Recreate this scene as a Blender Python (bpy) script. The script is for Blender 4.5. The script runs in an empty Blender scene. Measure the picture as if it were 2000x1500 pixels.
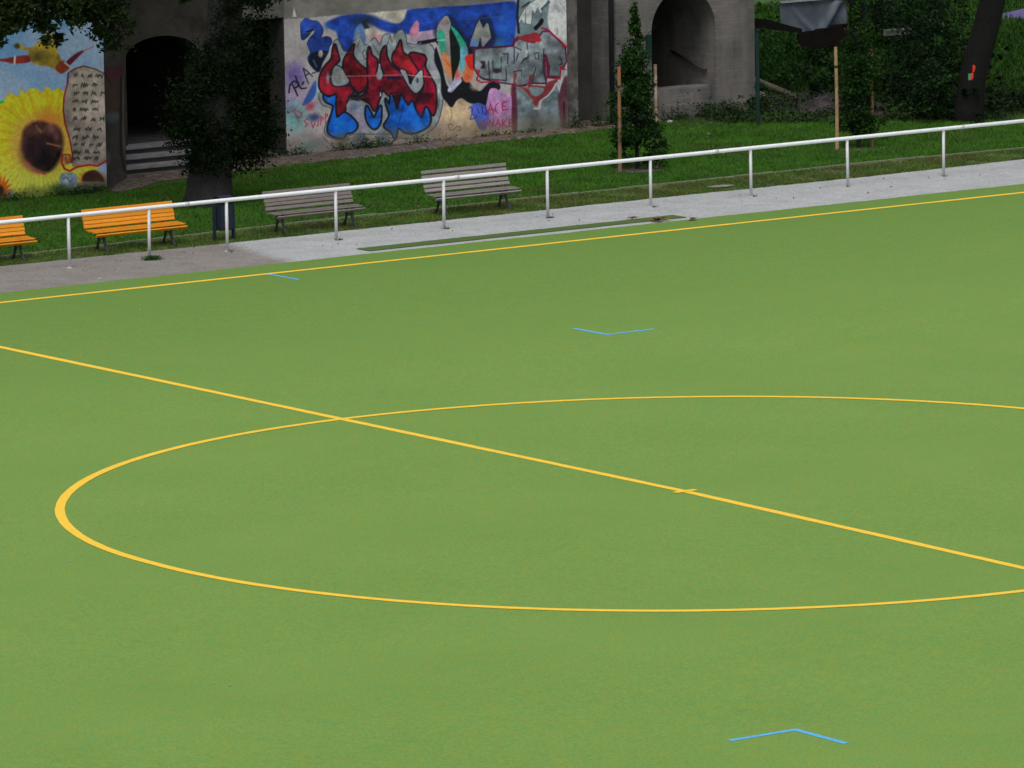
import bpy, bmesh, math, random
import numpy as np
from mathutils import Matrix, Vector

S = bpy.context.scene
COL = S.collection
R = math.radians
random.seed(7)
rng = np.random.default_rng(11)

# ------------------------------------------------------------------ camera
CAM = (-55.17197, -75.21629, 16.03382)
FW = Vector((0.56284123, 0.81235722, -0.15259585))
RT = Vector((0.8204699, -0.57146602, -0.01599165))
UP = Vector((0.10019428, 0.1161995, 0.98815929))
cd = bpy.data.cameras.new('camera')
cam = bpy.data.objects.new('camera', cd)
COL.objects.link(cam)
m = Matrix.Identity(4)
for i in range(3):
    m[i][0] = RT[i]; m[i][1] = UP[i]; m[i][2] = -FW[i]; m[i][3] = CAM[i]
cam.matrix_world = m
cd.sensor_width = 36.0
cd.lens = 226.793
cd.clip_start = 1.0
cd.clip_end = 2000.0
S.camera = cam

# ------------------------------------------------------------------ world, sun, exposure
SUN_EL, SUN_AZ = R(60), R(-135)          # azimuth from +Y towards +X
w = bpy.data.worlds.new("World"); S.world = w; w.use_nodes = True
nt = w.node_tree
for n in list(nt.nodes): nt.nodes.remove(n)
sky = nt.nodes.new('ShaderNodeTexSky'); sky.sky_type = 'NISHITA'; sky.sun_disc = False
sky.sun_elevation = SUN_EL; sky.sun_rotation = SUN_AZ
sky.air_density = 1.0; sky.dust_density = 4.0; sky.ozone_density = 1.0
hs = nt.nodes.new('ShaderNodeHueSaturation'); hs.inputs['Saturation'].default_value = 0.22
bg = nt.nodes.new('ShaderNodeBackground'); bg.inputs['Strength'].default_value = 0.13
wo = nt.nodes.new('ShaderNodeOutputWorld')
nt.links.new(sky.outputs[0], hs.inputs['Color']); nt.links.new(hs.outputs[0], bg.inputs[0]); nt.links.new(bg.outputs[0], wo.inputs[0])
sd = bpy.data.lights.new('sun', 'SUN'); sd.energy = 1.1; sd.angle = R(30); sd.color = (1.0, 0.97, 0.92)
so = bpy.data.objects.new('sun', sd); COL.objects.link(so)
sv = Vector((math.sin(SUN_AZ) * math.cos(SUN_EL), math.cos(SUN_AZ) * math.cos(SUN_EL), math.sin(SUN_EL)))
so.rotation_euler = sv.to_track_quat('Z', 'Y').to_euler()
S.view_settings.view_transform = 'Standard'; S.view_settings.look = 'None'
S.view_settings.exposure = 0.0; S.view_settings.gamma = 1.0
S.view_settings.use_curve_mapping = False

# ------------------------------------------------------------------ material helpers
def lin(c):
    c = np.asarray(c, float) / 255.0
    return np.where(c <= .04045, c / 12.92, ((c + .055) / 1.055) ** 2.4)

class NT:
    def __init__(s, name):
        s.m = bpy.data.materials.new(name); s.m.use_nodes = True
        s.t = s.m.node_tree
        s.b = s.t.nodes['Principled BSDF']
        s.b.inputs['Specular IOR Level'].default_value = 0.25
        s.b.inputs['Roughness'].default_value = 0.85
    def n(s, k, **a):
        x = s.t.nodes.new(k)
        for q, v in a.items():
            if q.startswith('i_'): x.inputs[q[2:].replace('_', ' ')].default_value = v
            else: setattr(x, q, v)
        return x
    def l(s, a, b): s.t.links.new(a, b)
    def coord(s, kind='Object'):
        return s.n('ShaderNodeTexCoord').outputs[kind]
    def noise(s, scale, detail=4, rough=.55, vec=None, dist=0):
        x = s.n('ShaderNodeTexNoise'); x.inputs['Scale'].default_value = scale
        x.inputs['Detail'].default_value = detail; x.inputs['Roughness'].default_value = rough
        x.inputs['Distortion'].default_value = dist
        s.l(vec if vec is not None else s.coord(), x.inputs['Vector'])
        return x
    def ramp(s, fac, stops):
        x = s.n('ShaderNodeValToRGB')
        e = x.color_ramp.elements
        while len(e) < len(stops): e.new(.5)
        for i, (p, c) in enumerate(stops):
            e[i].position = p; e[i].color = tuple(c) + (1,) if len(c) == 3 else c
        s.l(fac, x.inputs[0]); return x.outputs[0]
    def mix(s, f, a, b, mode='MIX'):
        x = s.n('ShaderNodeMix', data_type='RGBA', blend_type=mode)
        for i, v in ((0, f), (6, a), (7, b)):
            if hasattr(v, 'is_output'): s.l(v, x.inputs[i])
            elif i == 0: x.inputs[0].default_value = v
            else: x.inputs[i].default_value = tuple(v) + (1,) if len(v) == 3 else v
        return x.outputs[2]
    def bump(s, h, st=.3, d=.02):
        x = s.n('ShaderNodeBump'); x.inputs['Strength'].default_value = st; x.inputs['Distance'].default_value = d
        s.l(h, x.inputs['Height']); s.l(x.outputs[0], s.b.inputs['Normal'])
    def col(s, c): 
        if hasattr(c, 'is_output'): s.l(c, s.b.inputs['Base Color'])
        else: s.b.inputs['Base Color'].default_value = tuple(c) + (1,)
    def stretch(s, sc, kind='Object', loc=(0, 0, 0)):
        x = s.n('ShaderNodeMapping'); x.inputs['Scale'].default_value = sc; x.inputs['Location'].default_value = loc
        s.l(s.coord(kind), x.inputs[0]); return x.outputs[0]

def two_noise(name, a, b, s1=6, s2=60, amt=.5, rough=.85, bump=.3, bd=.01, c3=None, spec=.25, s3=1.2):
    q = NT(name)
    n1 = q.noise(s1, 6, .6); n2 = q.noise(s2, 3, .6)
    f = q.ramp(n1.outputs[0], [(.3, (0, 0, 0)), (.7, (1, 1, 1))])
    c = q.mix(f, a, b)
    d = q.ramp(n2.outputs[0], [(.25, (.62,) * 3), (.75, (1.38,) * 3)])
    c = q.mix(amt, c, d, 'MULTIPLY')
    if c3 is not None:
        n3 = q.noise(s3, 5, .6)
        g = q.ramp(n3.outputs[0], [(.48, (0, 0, 0)), (.62, (1, 1, 1))])
        c = q.mix(g, c, c3)
    q.col(c); q.b.inputs['Roughness'].default_value = rough; q.b.inputs['Specular IOR Level'].default_value = spec
    if bump: q.bump(n2.outputs[0], bump, bd)
    return q.m

def mat_turf(name, base=(.170, .292, .065), far=None):
    q = NT(name)
    n1 = q.noise(.35, 4, .55); n2 = q.noise(5.5, 5, .75); n3 = q.noise(26, 3, .7); n4 = q.noise(3.2, 3, .6)
    b = np.array(base)
    c = q.mix(q.ramp(n1.outputs[0], [(.3, (0,) * 3), (.7, (1,) * 3)]), tuple(b * [.95, .97, .95]), tuple(b * [1.06, 1.03, 1.05]))
    hue = q.ramp(n2.outputs[1], [(0, (0,) * 3), (1, (1,) * 3)])
    c2 = q.mix(q.ramp(n2.outputs[0], [(.34, (0,) * 3), (.66, (1,) * 3)]), (.78, 1.0, 1.25), (1.24, 1.0, .8))
    c = q.mix(.62, c, c2, 'MULTIPLY')
    c4 = q.mix(q.ramp(n4.outputs[0], [(.35, (0,) * 3), (.65, (1,) * 3)]), (.92, 1.0, 1.0), (1.08, 1.0, .92))
    c = q.mix(.6, c, c4, 'MULTIPLY')
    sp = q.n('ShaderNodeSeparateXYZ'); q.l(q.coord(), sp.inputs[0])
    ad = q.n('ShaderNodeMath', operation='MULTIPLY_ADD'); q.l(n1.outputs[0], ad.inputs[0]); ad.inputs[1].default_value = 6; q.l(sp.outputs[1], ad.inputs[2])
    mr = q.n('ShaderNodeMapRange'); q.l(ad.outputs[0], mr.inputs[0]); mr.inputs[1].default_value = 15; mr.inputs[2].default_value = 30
    c = q.mix(mr.outputs[0], c, q.mix(1, c, (.76, .81, .78), 'MULTIPLY'))      # tree-side shade painted in: turf colour darkens towards the far edge
    d = q.ramp(n3.outputs[0], [(.3, (.76,) * 3), (.7, (1.24,) * 3)])
    c = q.mix(.75, c, d, 'MULTIPLY')
    q.col(c); q.b.inputs['Roughness'].default_value = .95; q.b.inputs['Specular IOR Level'].default_value = .1
    q.bump(n3.outputs[0], .25, .01)
    return q.m

def mat_line(name, c1, c2):
    q = NT(name); n = q.noise(14, 4, .7); n2 = q.noise(90, 2, .7)
    c = q.mix(q.ramp(n.outputs[0], [(.35, (0,) * 3), (.65, (1,) * 3)]), c1, c2)
    c = q.mix(.35, c, q.ramp(n2.outputs[0], [(.3, (.8,) * 3), (.7, (1.2,) * 3)]), 'MULTIPLY')
    q.col(c); q.b.inputs['Roughness'].default_value = .9; q.bump(n2.outputs[0], .3, .01); return q.m

def mat_leaf(name, a, b, c3, trans=.25, dry=None):
    q = NT(name)
    g = q.n('ShaderNodeNewGeometry')
    n = q.noise(1.3, 3, .5)
    c = q.ramp(g.outputs['Random Per Island'], [(0, a), (.5, b), (1, c3)])
    c = q.mix(.6, c, q.ramp(n.outputs[0], [(.32, (.42, .5, .5)), (.68, (1.5, 1.4, 1.15))]), 'MULTIPLY')
    if dry:
        n4 = q.noise(.55, 5, .65); c = q.mix(q.ramp(n4.outputs[0], [(.50, (0,) * 3), (.66, (.75,) * 3)]), c, dry)
    q.col(c); q.b.inputs['Roughness'].default_value = .8; q.b.inputs['Specular IOR Level'].default_value = .08
    tr = q.n('ShaderNodeBsdfTranslucent'); q.l(c, tr.inputs[0])
    mx = q.n('ShaderNodeMixShader'); mx.inputs[0].default_value = trans
    out = q.t.nodes['Material Output']
    q.l(q.b.outputs[0], mx.inputs[1]); q.l(tr.outputs[0], mx.inputs[2]); q.l(mx.outputs[0], out.inputs[0])
    return q.m

# ------------------------------------------------------------------ object helpers
def tag(o, label=None, cat=None, group=None, kind=None):
    if label: o['label'] = label
    if cat: o['category'] = cat
    if group: o['group'] = group
    if kind: o['kind'] = kind
    return o

def link(name, me, mat=None, parent=None, loc=None):
    o = bpy.data.objects.new(name, me); COL.objects.link(o)
    if mat is not None and me is not None and not me.materials: me.materials.append(mat)
    if parent is not None: o.parent = parent
    if loc is not None: o.location = loc
    return o

def empty(name, loc=(0, 0, 0), rz=0):
    o = bpy.data.objects.new(name, None); COL.objects.link(o); o.location = loc; o.rotation_euler = (0, 0, rz)
    o.empty_display_size = .2
    return o

def npmesh(name, V, F, smooth=False):
    """V (n,3) floats, F (m,k) ints, all faces with the same corner count"""
    me = bpy.data.meshes.new(name)
    V = np.asarray(V, np.float32); F = np.asarray(F, np.int32)
    k = F.shape[1]
    me.vertices.add(len(V)); me.vertices.foreach_set('co', V.ravel())
    me.loops.add(F.size); me.loops.foreach_set('vertex_index', F.ravel())
    me.polygons.add(len(F)); me.polygons.foreach_set('loop_start', np.arange(0, F.size, k, dtype=np.int32))
    me.polygons.foreach_set('loop_total', np.full(len(F), k, np.int32))
    if smooth: me.polygons.foreach_set('use_smooth', np.ones(len(F), bool))
    me.update(calc_edges=True)
    return me

class MB:
    """collects simple solids into one mesh"""
    def __init__(s): s.bm = bmesh.new()
    def box(s, x0, x1, y0, y1, z0, z1, rot=None, bev=0):
        r = bmesh.ops.create_cube(s.bm, size=1)
        vs = r['verts']
        for v in vs:
            v.co = Vector(((x0 + x1) / 2 + v.co.x * (x1 - x0), (y0 + y1) / 2 + v.co.y * (y1 - y0), (z0 + z1) / 2 + v.co.z * (z1 - z0)))
        if bev:
            es = list({e for v in vs for e in v.link_edges})
            r2 = bmesh.ops.bevel(s.bm, geom=es, offset=bev, segments=2, affect='EDGES')
            vs = list({v for v in vs if v.is_valid} | set(r2['verts']))
        if rot is not None:
            for v in vs: v.co = rot @ v.co
        return vs
    def tube(s, pts, rad, seg=8, cap=True):
        pts = [Vector(p) for p in pts]
        if not hasattr(rad, '__len__'): rad = [rad] * len(pts)
        rings = []
        for i, p in enumerate(pts):
            t = (pts[min(i + 1, len(pts) - 1)] - pts[max(i - 1, 0)]).normalized()
            a = Vector((0, 0, 1)) if abs(t.z) < .9 else Vector((1, 0, 0))
            u = t.cross(a).normalized(); v = t.cross(u)
            rings.append([s.bm.verts.new(p + (u * math.cos(k * 2 * math.pi / seg) + v * math.sin(k * 2 * math.pi / seg)) * rad[i]) for k in range(seg)])
        for a, b in zip(rings, rings[1:]):
            for k in range(seg):
                s.bm.faces.new((a[k], a[(k + 1) % seg], b[(k + 1) % seg], b[k]))
        if cap:
            s.bm.faces.new(rings[0]); s.bm.faces.new(list(reversed(rings[-1])))
    def prism(s, prof, axis, a0, a1):
        """prof: 2D outline; axis 'x': outline in (y,z), 'y': outline in (x,z), 'z': (x,y)"""
        f = {'x': lambda p, a: (a, p[0], p[1]), 'y': lambda p, a: (p[0], a, p[1]), 'z': lambda p, a: (p[0], p[1], a)}[axis]
        A = [s.bm.verts.new(f(p, a0)) for p in prof]; B = [s.bm.verts.new(f(p, a1)) for p in prof]
        n = len(prof)
        s.bm.faces.new(A); s.bm.faces.new(list(reversed(B)))
        for i in range(n): s.bm.faces.new((A[i], B[i], B[(i + 1) % n], A[(i + 1) % n]))
    def build(s, name, mat, parent=None, loc=None, smooth=False):
        bmesh.ops.recalc_face_normals(s.bm, faces=s.bm.faces)
        me = bpy.data.meshes.new(name); s.bm.to_mesh(me); s.bm.free()
        if smooth:
            me.polygons.foreach_set('use_smooth', np.ones(len(me.polygons), bool))
        return link(name, me, mat, parent, loc)

def sheet(name, xs, y0f, y1f, zf, mat, parent=None, ny=1):
    """strip of ground between two curves y0f(x), y1f(x)"""
    V = []; F = []
    for x in xs:
        a, b = y0f(x), y1f(x)
        for j in range(ny + 1):
            y = a + (b - a) * j / ny; V.append((x, y, zf(x, y)))
    n = ny + 1
    for i in range(len(xs) - 1):
        for j in range(ny):
            F.append((i * n + j, (i + 1) * n + j, (i + 1) * n + j + 1, i * n + j + 1))
    return link(name, npmesh(name, V, F), mat, parent)

def leaf_mesh(name, C, size, up=.3, spread=1.0, asp=.5):
    n = len(C); C = np.asarray(C)
    nrm = rng.normal(size=(n, 3)); nrm[:, 2] = np.abs(nrm[:, 2]) * spread + up
    nrm /= np.linalg.norm(nrm, axis=1)[:, None]
    a = rng.normal(size=(n, 3)); u = np.cross(nrm, a); u /= np.linalg.norm(u, axis=1)[:, None]
    v = np.cross(nrm, u)
    s = (size * rng.uniform(.6, 1.35, n))[:, None]
    V = np.stack([C - u * s, C + v * s * asp + nrm * s * .12, C + u * s, C - v * s * asp + nrm * s * .12], 1).reshape(-1, 3)
    F = np.arange(4 * n).reshape(n, 4)
    return npmesh(name, V, F)

def cloud(clumps, n, clump_n=26, sub=.22):
    """clumps: list of (x,y,z,rx,ry,rz); leaves gather in twig tufts inside them"""
    vol = np.array([c[3] * c[4] * c[5] for c in clumps]) ** .8; vol /= vol.sum()
    out = []
    for c, f in zip(clumps, vol):
        k = max(3, int(n * f / clump_n))
        d = rng.normal(size=(k, 3)); d /= np.linalg.norm(d, axis=1)[:, None]
        r = rng.uniform(.25, 1, k) ** .5
        T = np.array(c[:3]) + d * r[:, None] * np.array(c[3:6])
        sg = sub * min(c[3:6])
        far = rng.random(k) < .12; T[far] = np.array(c[:3]) + d[far] * rng.uniform(1.0, 1.32, far.sum())[:, None] * np.array(c[3:6])
        L = (T[:, None, :] + rng.normal(size=(k, clump_n, 3)) * sg * np.array([1, 1, .75])).reshape(-1, 3)
        out.append(L)
    return np.concatenate(out)

def gaps(C, f=4.2, thr=-.55, seed=0):
    """opens irregular holes in a leaf cloud"""
    x, y, z = C[:, 0] * f + seed, C[:, 1] * f, C[:, 2] * f
    q = np.sin(x + 1.7 * np.sin(z * .9)) + np.sin(1.3 * z + 1.1 * np.sin(y + x * .7)) + .7 * np.sin(2.3 * x - 1.9 * z + y) + .35 * rng.normal(size=len(C))
    return C[q > thr]

def blades(name, P, h, wd, lean=.35):
    n = len(P); P = np.asarray(P)
    a = rng.uniform(0, 2 * np.pi, n); hh = h * rng.uniform(.5, 1.3, n)
    dx = np.stack([np.cos(a), np.sin(a), np.zeros(n)], 1) * (wd * rng.uniform(.6, 1.4, n))[:, None]
    b = rng.uniform(0, 2 * np.pi, n)
    tip = P + np.stack([np.cos(b) * lean * hh, np.sin(b) * lean * hh, hh], 1)
    V = np.stack([P - dx, P + dx, tip], 1).reshape(-1, 3)
    return npmesh(name, V, np.arange(3 * n).reshape(n, 3))

# ------------------------------------------------------------------ materials
GZ = -.14
M = {}
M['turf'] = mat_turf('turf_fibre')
M['turf_dark'] = mat_turf('turf_fibre_old', (.105, .165, .05))
M['yellow'] = mat_line('yellow_line_fibre', (.87, .545, .040), (.94, .61, .065))
M['blue_line'] = mat_line('blue_line_fibre', (.085, .40, .76), (.13, .47, .84))
M['lawn'] = two_noise('lawn_soil', (0.0280, 0.0840, 0.0112), (0.0420, 0.1050, 0.0154), 1.2, 40, .6, c3=(0.0420, 0.0700, 0.0210), s3=.9, bump=.5)
M['rough_lawn'] = two_noise('rough_lawn_soil', (.06, .11, .028), (.10, .125, .045), 2.5, 40, .6, c3=(.12, .095, .055), s3=2.2, bump=.5)
M['far_ground'] = two_noise('far_ground', (.03, .05, .02), (.05, .07, .03), .4, 20, .5)
M['dirt'] = two_noise('wall_foot_soil', (0.0638, 0.0495, 0.0390), (0.1125, 0.0938, 0.0788), 3, 45, .9, c3=(0.1650, 0.1425, 0.1237), s3=6, bump=.6)
M['edging'] = two_noise('edging_concrete', (.15, .17, .11), (.25, .26, .18), 2.5, 60, .6, c3=(.09, .13, .05), s3=1.5)
M['concrete'] = two_noise('aged_concrete', (0.1125, 0.1087, 0.1050), (0.1800, 0.1725, 0.1650), 1.6, 30, .5, c3=(0.0750, 0.0713, 0.0660), s3=1.1)
M['pier_stone'] = two_noise('pale_pier_stone', (0.1210, 0.1100, 0.1100), (0.1815, 0.1650, 0.1623), 2.6, 30, .6, c3=(0.0825, 0.0743, 0.0688), s3=3)
M['concrete_dark'] = two_noise('dark_aged_concrete', (0.0390, 0.0354, 0.0312), (0.0676, 0.0598, 0.0520), 1.6, 30, .5, c3=(0.0260, 0.0234, 0.0198), s3=1.3)
M['inner'] = two_noise('dark_plaster_and_shade', (0.0450, 0.0432, 0.0420), (0.0720, 0.0690, 0.0660), 2, 30, .4)  # dark plaster indoors; on the wall end and risers it stands in for shade
M['step'] = two_noise('step_stone', (.19, .19, .20), (.26, .26, .27), 3, 40, .5, c3=(.17, .16, .155), s3=4)
M['steel'] = two_noise('galvanised_steel', (.56, .57, .60), (.68, .69, .72), 8, 120, .35, rough=.5, bump=.1, bd=.002)
M['steel'].node_tree.nodes['Principled BSDF'].inputs['Metallic'].default_value = .1
M['rail'] = two_noise('galvanised_rail', (.80, .82, .87), (.88, .90, .94), 6, 120, .15, rough=.4, bump=.05, bd=.002)
M['rail'].node_tree.nodes['Principled BSDF'].inputs['Metallic'].default_value = 0.0
M['rail'].node_tree.nodes['Principled BSDF'].inputs['Specular IOR Level'].default_value = .6
M['iron'] = two_noise('black_cast_iron', (.022, .024, .026), (.04, .042, .045), 20, 90, .4, rough=.55)
M['bin'] = two_noise('navy_bin_paint', (.010, .018, .030), (.016, .025, .042), 6, 60, .4, rough=.6)
M['dark_green'] = two_noise('dark_green_paint', (.008, .03, .026), (.012, .04, .034), 6, 60, .4, rough=.5)
M['bark'] = two_noise('grey_bark', (0.0223, 0.0211, 0.0223), (0.0372, 0.0347, 0.0360), 7, 40, .9, bump=.9, bd=.04)
M['bark_dark'] = two_noise('dark_bark', (.0035, .0045, .0038), (.0075, .0082, .0065), 7, 40, .9, bump=.9, bd=.04)
M['stake'] = two_noise('stake_timber', (.36, .235, .12), (.46, .31, .17), 3, 40, .6, c3=(.26, .17, .10), s3=2.5)
M['stake_red'] = two_noise('stained_stake_timber', (.20, .12, .075), (.27, .16, .10), 2, 40, .6, c3=(.36, .15, .05), s3=1.7)
M['stake_pale'] = two_noise('peeled_stake_timber', (.46, .38, .27), (.55, .45, .34), 3, 40, .5, c3=(.20, .13, .08), s3=1.7)
M['strap'] = two_noise('black_strap', (.02, .02, .02), (.03, .03, .03), 6, 60, .2)
M['brown_leaf'] = two_noise('dry_leaf', (.16, .06, .025), (.24, .10, .04), 20, 80, .4)
M['awning'] = two_noise('maroon_awning_cloth', (.005, .002, .002), (.009, .003, .003), 3, 40, .5)
M['beam'] = two_noise('black_beam', (.004, .003, .003), (.008, .006, .006), 3, 40, .5)
M['red'] = two_noise('red_plastic', (.75, .03, .012), (.85, .06, .02), 8, 60, .3, rough=.5)
M['mint'] = two_noise('mint_plastic', (.10, .28, .18), (.14, .34, .22), 8, 60, .3, rough=.5)
M['violet'] = two_noise('violet_cloth', (.08, .065, .19), (.13, .11, .25), 3, 50, .5)
M['white_cloth'] = two_noise('pale_cloth', (.32, .34, .36), (.42, .44, .46), 4, 50, .4)
M['rubble'] = two_noise('pale_rubble', (.14, .14, .14), (.24, .24, .24), 5, 50, .6)
M['log'] = two_noise('barkless_log', (.11, .10, .075), (.16, .145, .11), 4, 50, .6)
M['brush'] = two_noise('dry_brushwood', (0.0350, 0.0315, 0.0315), (0.0700, 0.0595, 0.0595), 6, 50, .7)
M['brown_heap'] = two_noise('leaf_litter', (0.0420, 0.0270, 0.0228), (0.0660, 0.0450, 0.0390), 5, 60, .7)
M['hb'] = mat_leaf('hornbeam_leaf', (0.0096, 0.0360, 0.0080), (0.0176, 0.0520, 0.0112), (0.0320, 0.0760, 0.0176))
M['ivy'] = mat_leaf('ivy_leaf', (0.0025, 0.0090, 0.0020), (0.0050, 0.0150, 0.0035), (0.0120, 0.0240, 0.0060), .15)
M['crown'] = mat_leaf('broad_leaf', (0.0176, 0.0360, 0.0096), (0.0288, 0.0520, 0.0144), (0.0520, 0.0760, 0.0320))
M['shrub'] = mat_leaf('shrub_leaf', (.012, .050, .014), (.024, .075, .018), (.06, .13, .035))
M['shrub_dark'] = mat_leaf('dark_shrub_leaf', (0.0042, 0.0154, 0.0056), (0.0077, 0.0238, 0.0077), (0.0210, 0.0406, 0.0154), .12)
M['shrub_light'] = mat_leaf('light_leaf', (.04, .10, .015), (.07, .15, .022), (.12, .20, .04))
M['grass'] = mat_leaf('grass_blade', (0.0363, 0.1419, 0.0092), (0.0561, 0.1815, 0.0132), (0.0924, 0.2178, 0.0264), .35, dry=(.085, .115, .025))
M['grass_far'] = mat_leaf('painted_shade_grass', (.016, .058, .008), (.026, .078, .011), (.045, .10, .018), .15)  # lawn grass with shade put into its colour, for the far ground
M['grass_rough'] = mat_leaf('rough_grass_blade', (.055, .155, .022), (.085, .18, .030), (.17, .19, .07), .35, dry=(.14, .12, .05))
M['weed'] = mat_leaf('weed_leaf', (0.0084, 0.0315, 0.0084), (0.0175, 0.0490, 0.0126), (0.0350, 0.0630, 0.0210), .2)

M['weed_light'] = mat_leaf('pale_weed_leaf', (.03, .09, .03), (.05, .13, .04), (.10, .16, .06), .25)  # paler leaf green for the tufts at the posts
M['undergrowth'] = mat_leaf('undergrowth_leaf', (0.0084, 0.0245, 0.0098), (0.0196, 0.0420, 0.0154), (0.0490, 0.0700, 0.0315), .15)
M['shrub_light2'] = mat_leaf('young_shoot_leaf', (.03, .085, .02), (.045, .11, .028), (.08, .15, .045))
def mat_path():
    q = NT('gravel_path')
    n1 = q.noise(2.0, 5, .6); n2 = q.noise(17, 5, .8); n3 = q.noise(.7, 3, .5); n4 = q.noise(11, 4, .7)
    light = q.mix(q.ramp(n1.outputs[0], [(.3, (0,) * 3), (.7, (1,) * 3)]), (.34, .352, .36), (.425, .438, .445))
    brown = q.mix(q.ramp(n1.outputs[0], [(.3, (0,) * 3), (.7, (1,) * 3)]), (.20, .182, .170), (.26, .240, .226))
    # worn seam between the newer pale surface and the older brown one: x - .15*y
    sp = q.n('ShaderNodeSeparateXYZ'); q.l(q.coord(), sp.inputs[0])
    m1 = q.n('ShaderNodeMath', operation='MULTIPLY_ADD'); q.l(sp.outputs[1], m1.inputs[0]); m1.inputs[1].default_value = -.16; q.l(sp.outputs[0], m1.inputs[2])
    m2 = q.n('ShaderNodeMath', operation='MULTIPLY_ADD'); q.l(n4.outputs[0], m2.inputs[0]); m2.inputs[1].default_value = .8; q.l(m1.outputs[0], m2.inputs[2])
    mr = q.n('ShaderNodeMapRange'); q.l(m2.outputs[0], mr.inputs[0]); mr.inputs[1].default_value = 5.95; mr.inputs[2].default_value = 6.35
    c = q.mix(mr.outputs[0], brown, light)
    c = q.mix(.75, c, q.ramp(n2.outputs[0], [(.3, (.5,) * 3), (.5, (1,) * 3), (.7, (1.4,) * 3)]), 'MULTIPLY')
    v = q.n('ShaderNodeTexVoronoi'); v.inputs['Scale'].default_value = 4.5; q.l(q.coord(), v.inputs['Vector'])
    spot = q.ramp(v.outputs['Distance'], [(.0, (1,) * 3), (.07, (0,) * 3)])
    c = q.mix(q.mix(.35, (0, 0, 0), spot), c, (.12, .12, .11))
    q.col(c); q.b.inputs['Roughness'].default_value = .9; q.bump(n2.outputs[0], .5, .015)
    return q.m
M['path'] = mat_path()

def mat_masonry():
    q = NT('thin_course_masonry')
    sep = q.n('ShaderNodeSeparateXYZ'); q.l(q.coord(), sep.inputs[0])
    add = q.n('ShaderNodeMath', operation='ADD'); q.l(sep.outputs[0], add.inputs[0]); q.l(sep.outputs[1], add.inputs[1])
    cmb = q.n('ShaderNodeCombineXYZ'); q.l(add.outputs[0], cmb.inputs[0]); q.l(sep.outputs[2], cmb.inputs[1])
    br = q.n('ShaderNodeTexBrick'); q.l(cmb.outputs[0], br.inputs['Vector'])
    br.inputs['Scale'].default_value = 1.0; br.inputs['Brick Width'].default_value = .55; br.inputs['Row Height'].default_value = .077
    br.inputs['Mortar Size'].default_value = .009; br.inputs['Mortar Smooth'].default_value = .3
    br.inputs['Color1'].default_value = (0.1574, 0.1403, 0.1343, 1); br.inputs['Color2'].default_value = (0.2081, 0.1875, 0.1794, 1)
    br.inputs['Mortar'].default_value = (0.1472, 0.1419, 0.1410, 1)
    n1 = q.noise(1.1, 6, .65); n2 = q.noise(25, 4, .6); n3 = q.noise(.55, 4, .6, vec=q.stretch((3, 3, .6)))
    c = q.mix(.8, br.outputs[0], q.ramp(n2.outputs[0], [(.3, (.75,) * 3), (.7, (1.25,) * 3)]), 'MULTIPLY')
    c = q.mix(q.ramp(n1.outputs[0], [(.38, (0,) * 3), (.62, (.8,) * 3)])  , c, (.075, .082, .078))
    c = q.mix(q.ramp(n3.outputs[0], [(.50, (0,) * 3), (.68, (.5,) * 3)]), c, (.235, .21, .195))
    q.col(c); q.bump(br.outputs['Fac'], -.5, .008); return q.m
M['masonry'] = mat_masonry()

def mat_wood(name, a, b, c3=None, paint=False):
    q = NT(name)
    oi = q.n('ShaderNodeObjectInfo')
    mp = q.n('ShaderNodeMapping'); mp.inputs['Scale'].default_value = (1.2, 18, 18); q.l(q.coord(), mp.inputs[0])
    cb = q.n('ShaderNodeVectorMath', operation='ADD'); q.l(mp.outputs[0], cb.inputs[0])
    mm = q.n('ShaderNodeVectorMath', operation='SCALE'); mm.inputs[0].default_value = (37, 11, 23); q.l(oi.outputs['Random'], mm.inputs['Scale'])
    q.l(mm.outputs[0], cb.inputs[1])
    n = q.noise(2.5, 5, .65, vec=cb.outputs[0])
    c = q.mix(q.ramp(n.outputs[0], [(.3, (0,) * 3), (.7, (1,) * 3)]), a, b)
    c = q.mix(.7, c, q.ramp(oi.outputs['Random'], [(0, (.84,) * 3), (1, (1.14,) * 3)]), 'MULTIPLY')
    if c3 is not None:
        n2 = q.noise(5, 4, .6, vec=cb.outputs[0]); c = q.mix(q.ramp(n2.outputs[0], [(.52, (0,) * 3), (.66, (1,) * 3)]), c, c3)
    q.col(c); q.b.inputs['Roughness'].default_value = .6 if paint else .85
    q.bump(n.outputs[0], .25, .004); return q.m
M['orange'] = mat_wood('orange_painted_slat', (.66, .25, .012), (.76, .31, .02), (.56, .20, .02), True)
M['grey_wood'] = mat_wood('weathered_grey_slat', (0.1700, 0.1462, 0.1394), (0.2516, 0.2176, 0.2108), (0.1156, 0.0884, 0.0816))
M['grey_wood_pale'] = mat_wood('pale_weathered_slat', (0.2244, 0.1938, 0.1972), (0.3264, 0.2856, 0.2890), (0.1632, 0.1360, 0.1326))

# ------------------------------------------------------------------ ground
def crown(x, y): return -.0048158 * abs(y)
g = link('ground', npmesh('ground', [(-500, -400, -.24), (500, -400, -.24), (500, 600, -.24), (-500, 600, -.24)], [(0, 1, 2, 3)]), M['far_ground']); tag(g, kind='structure')

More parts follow.
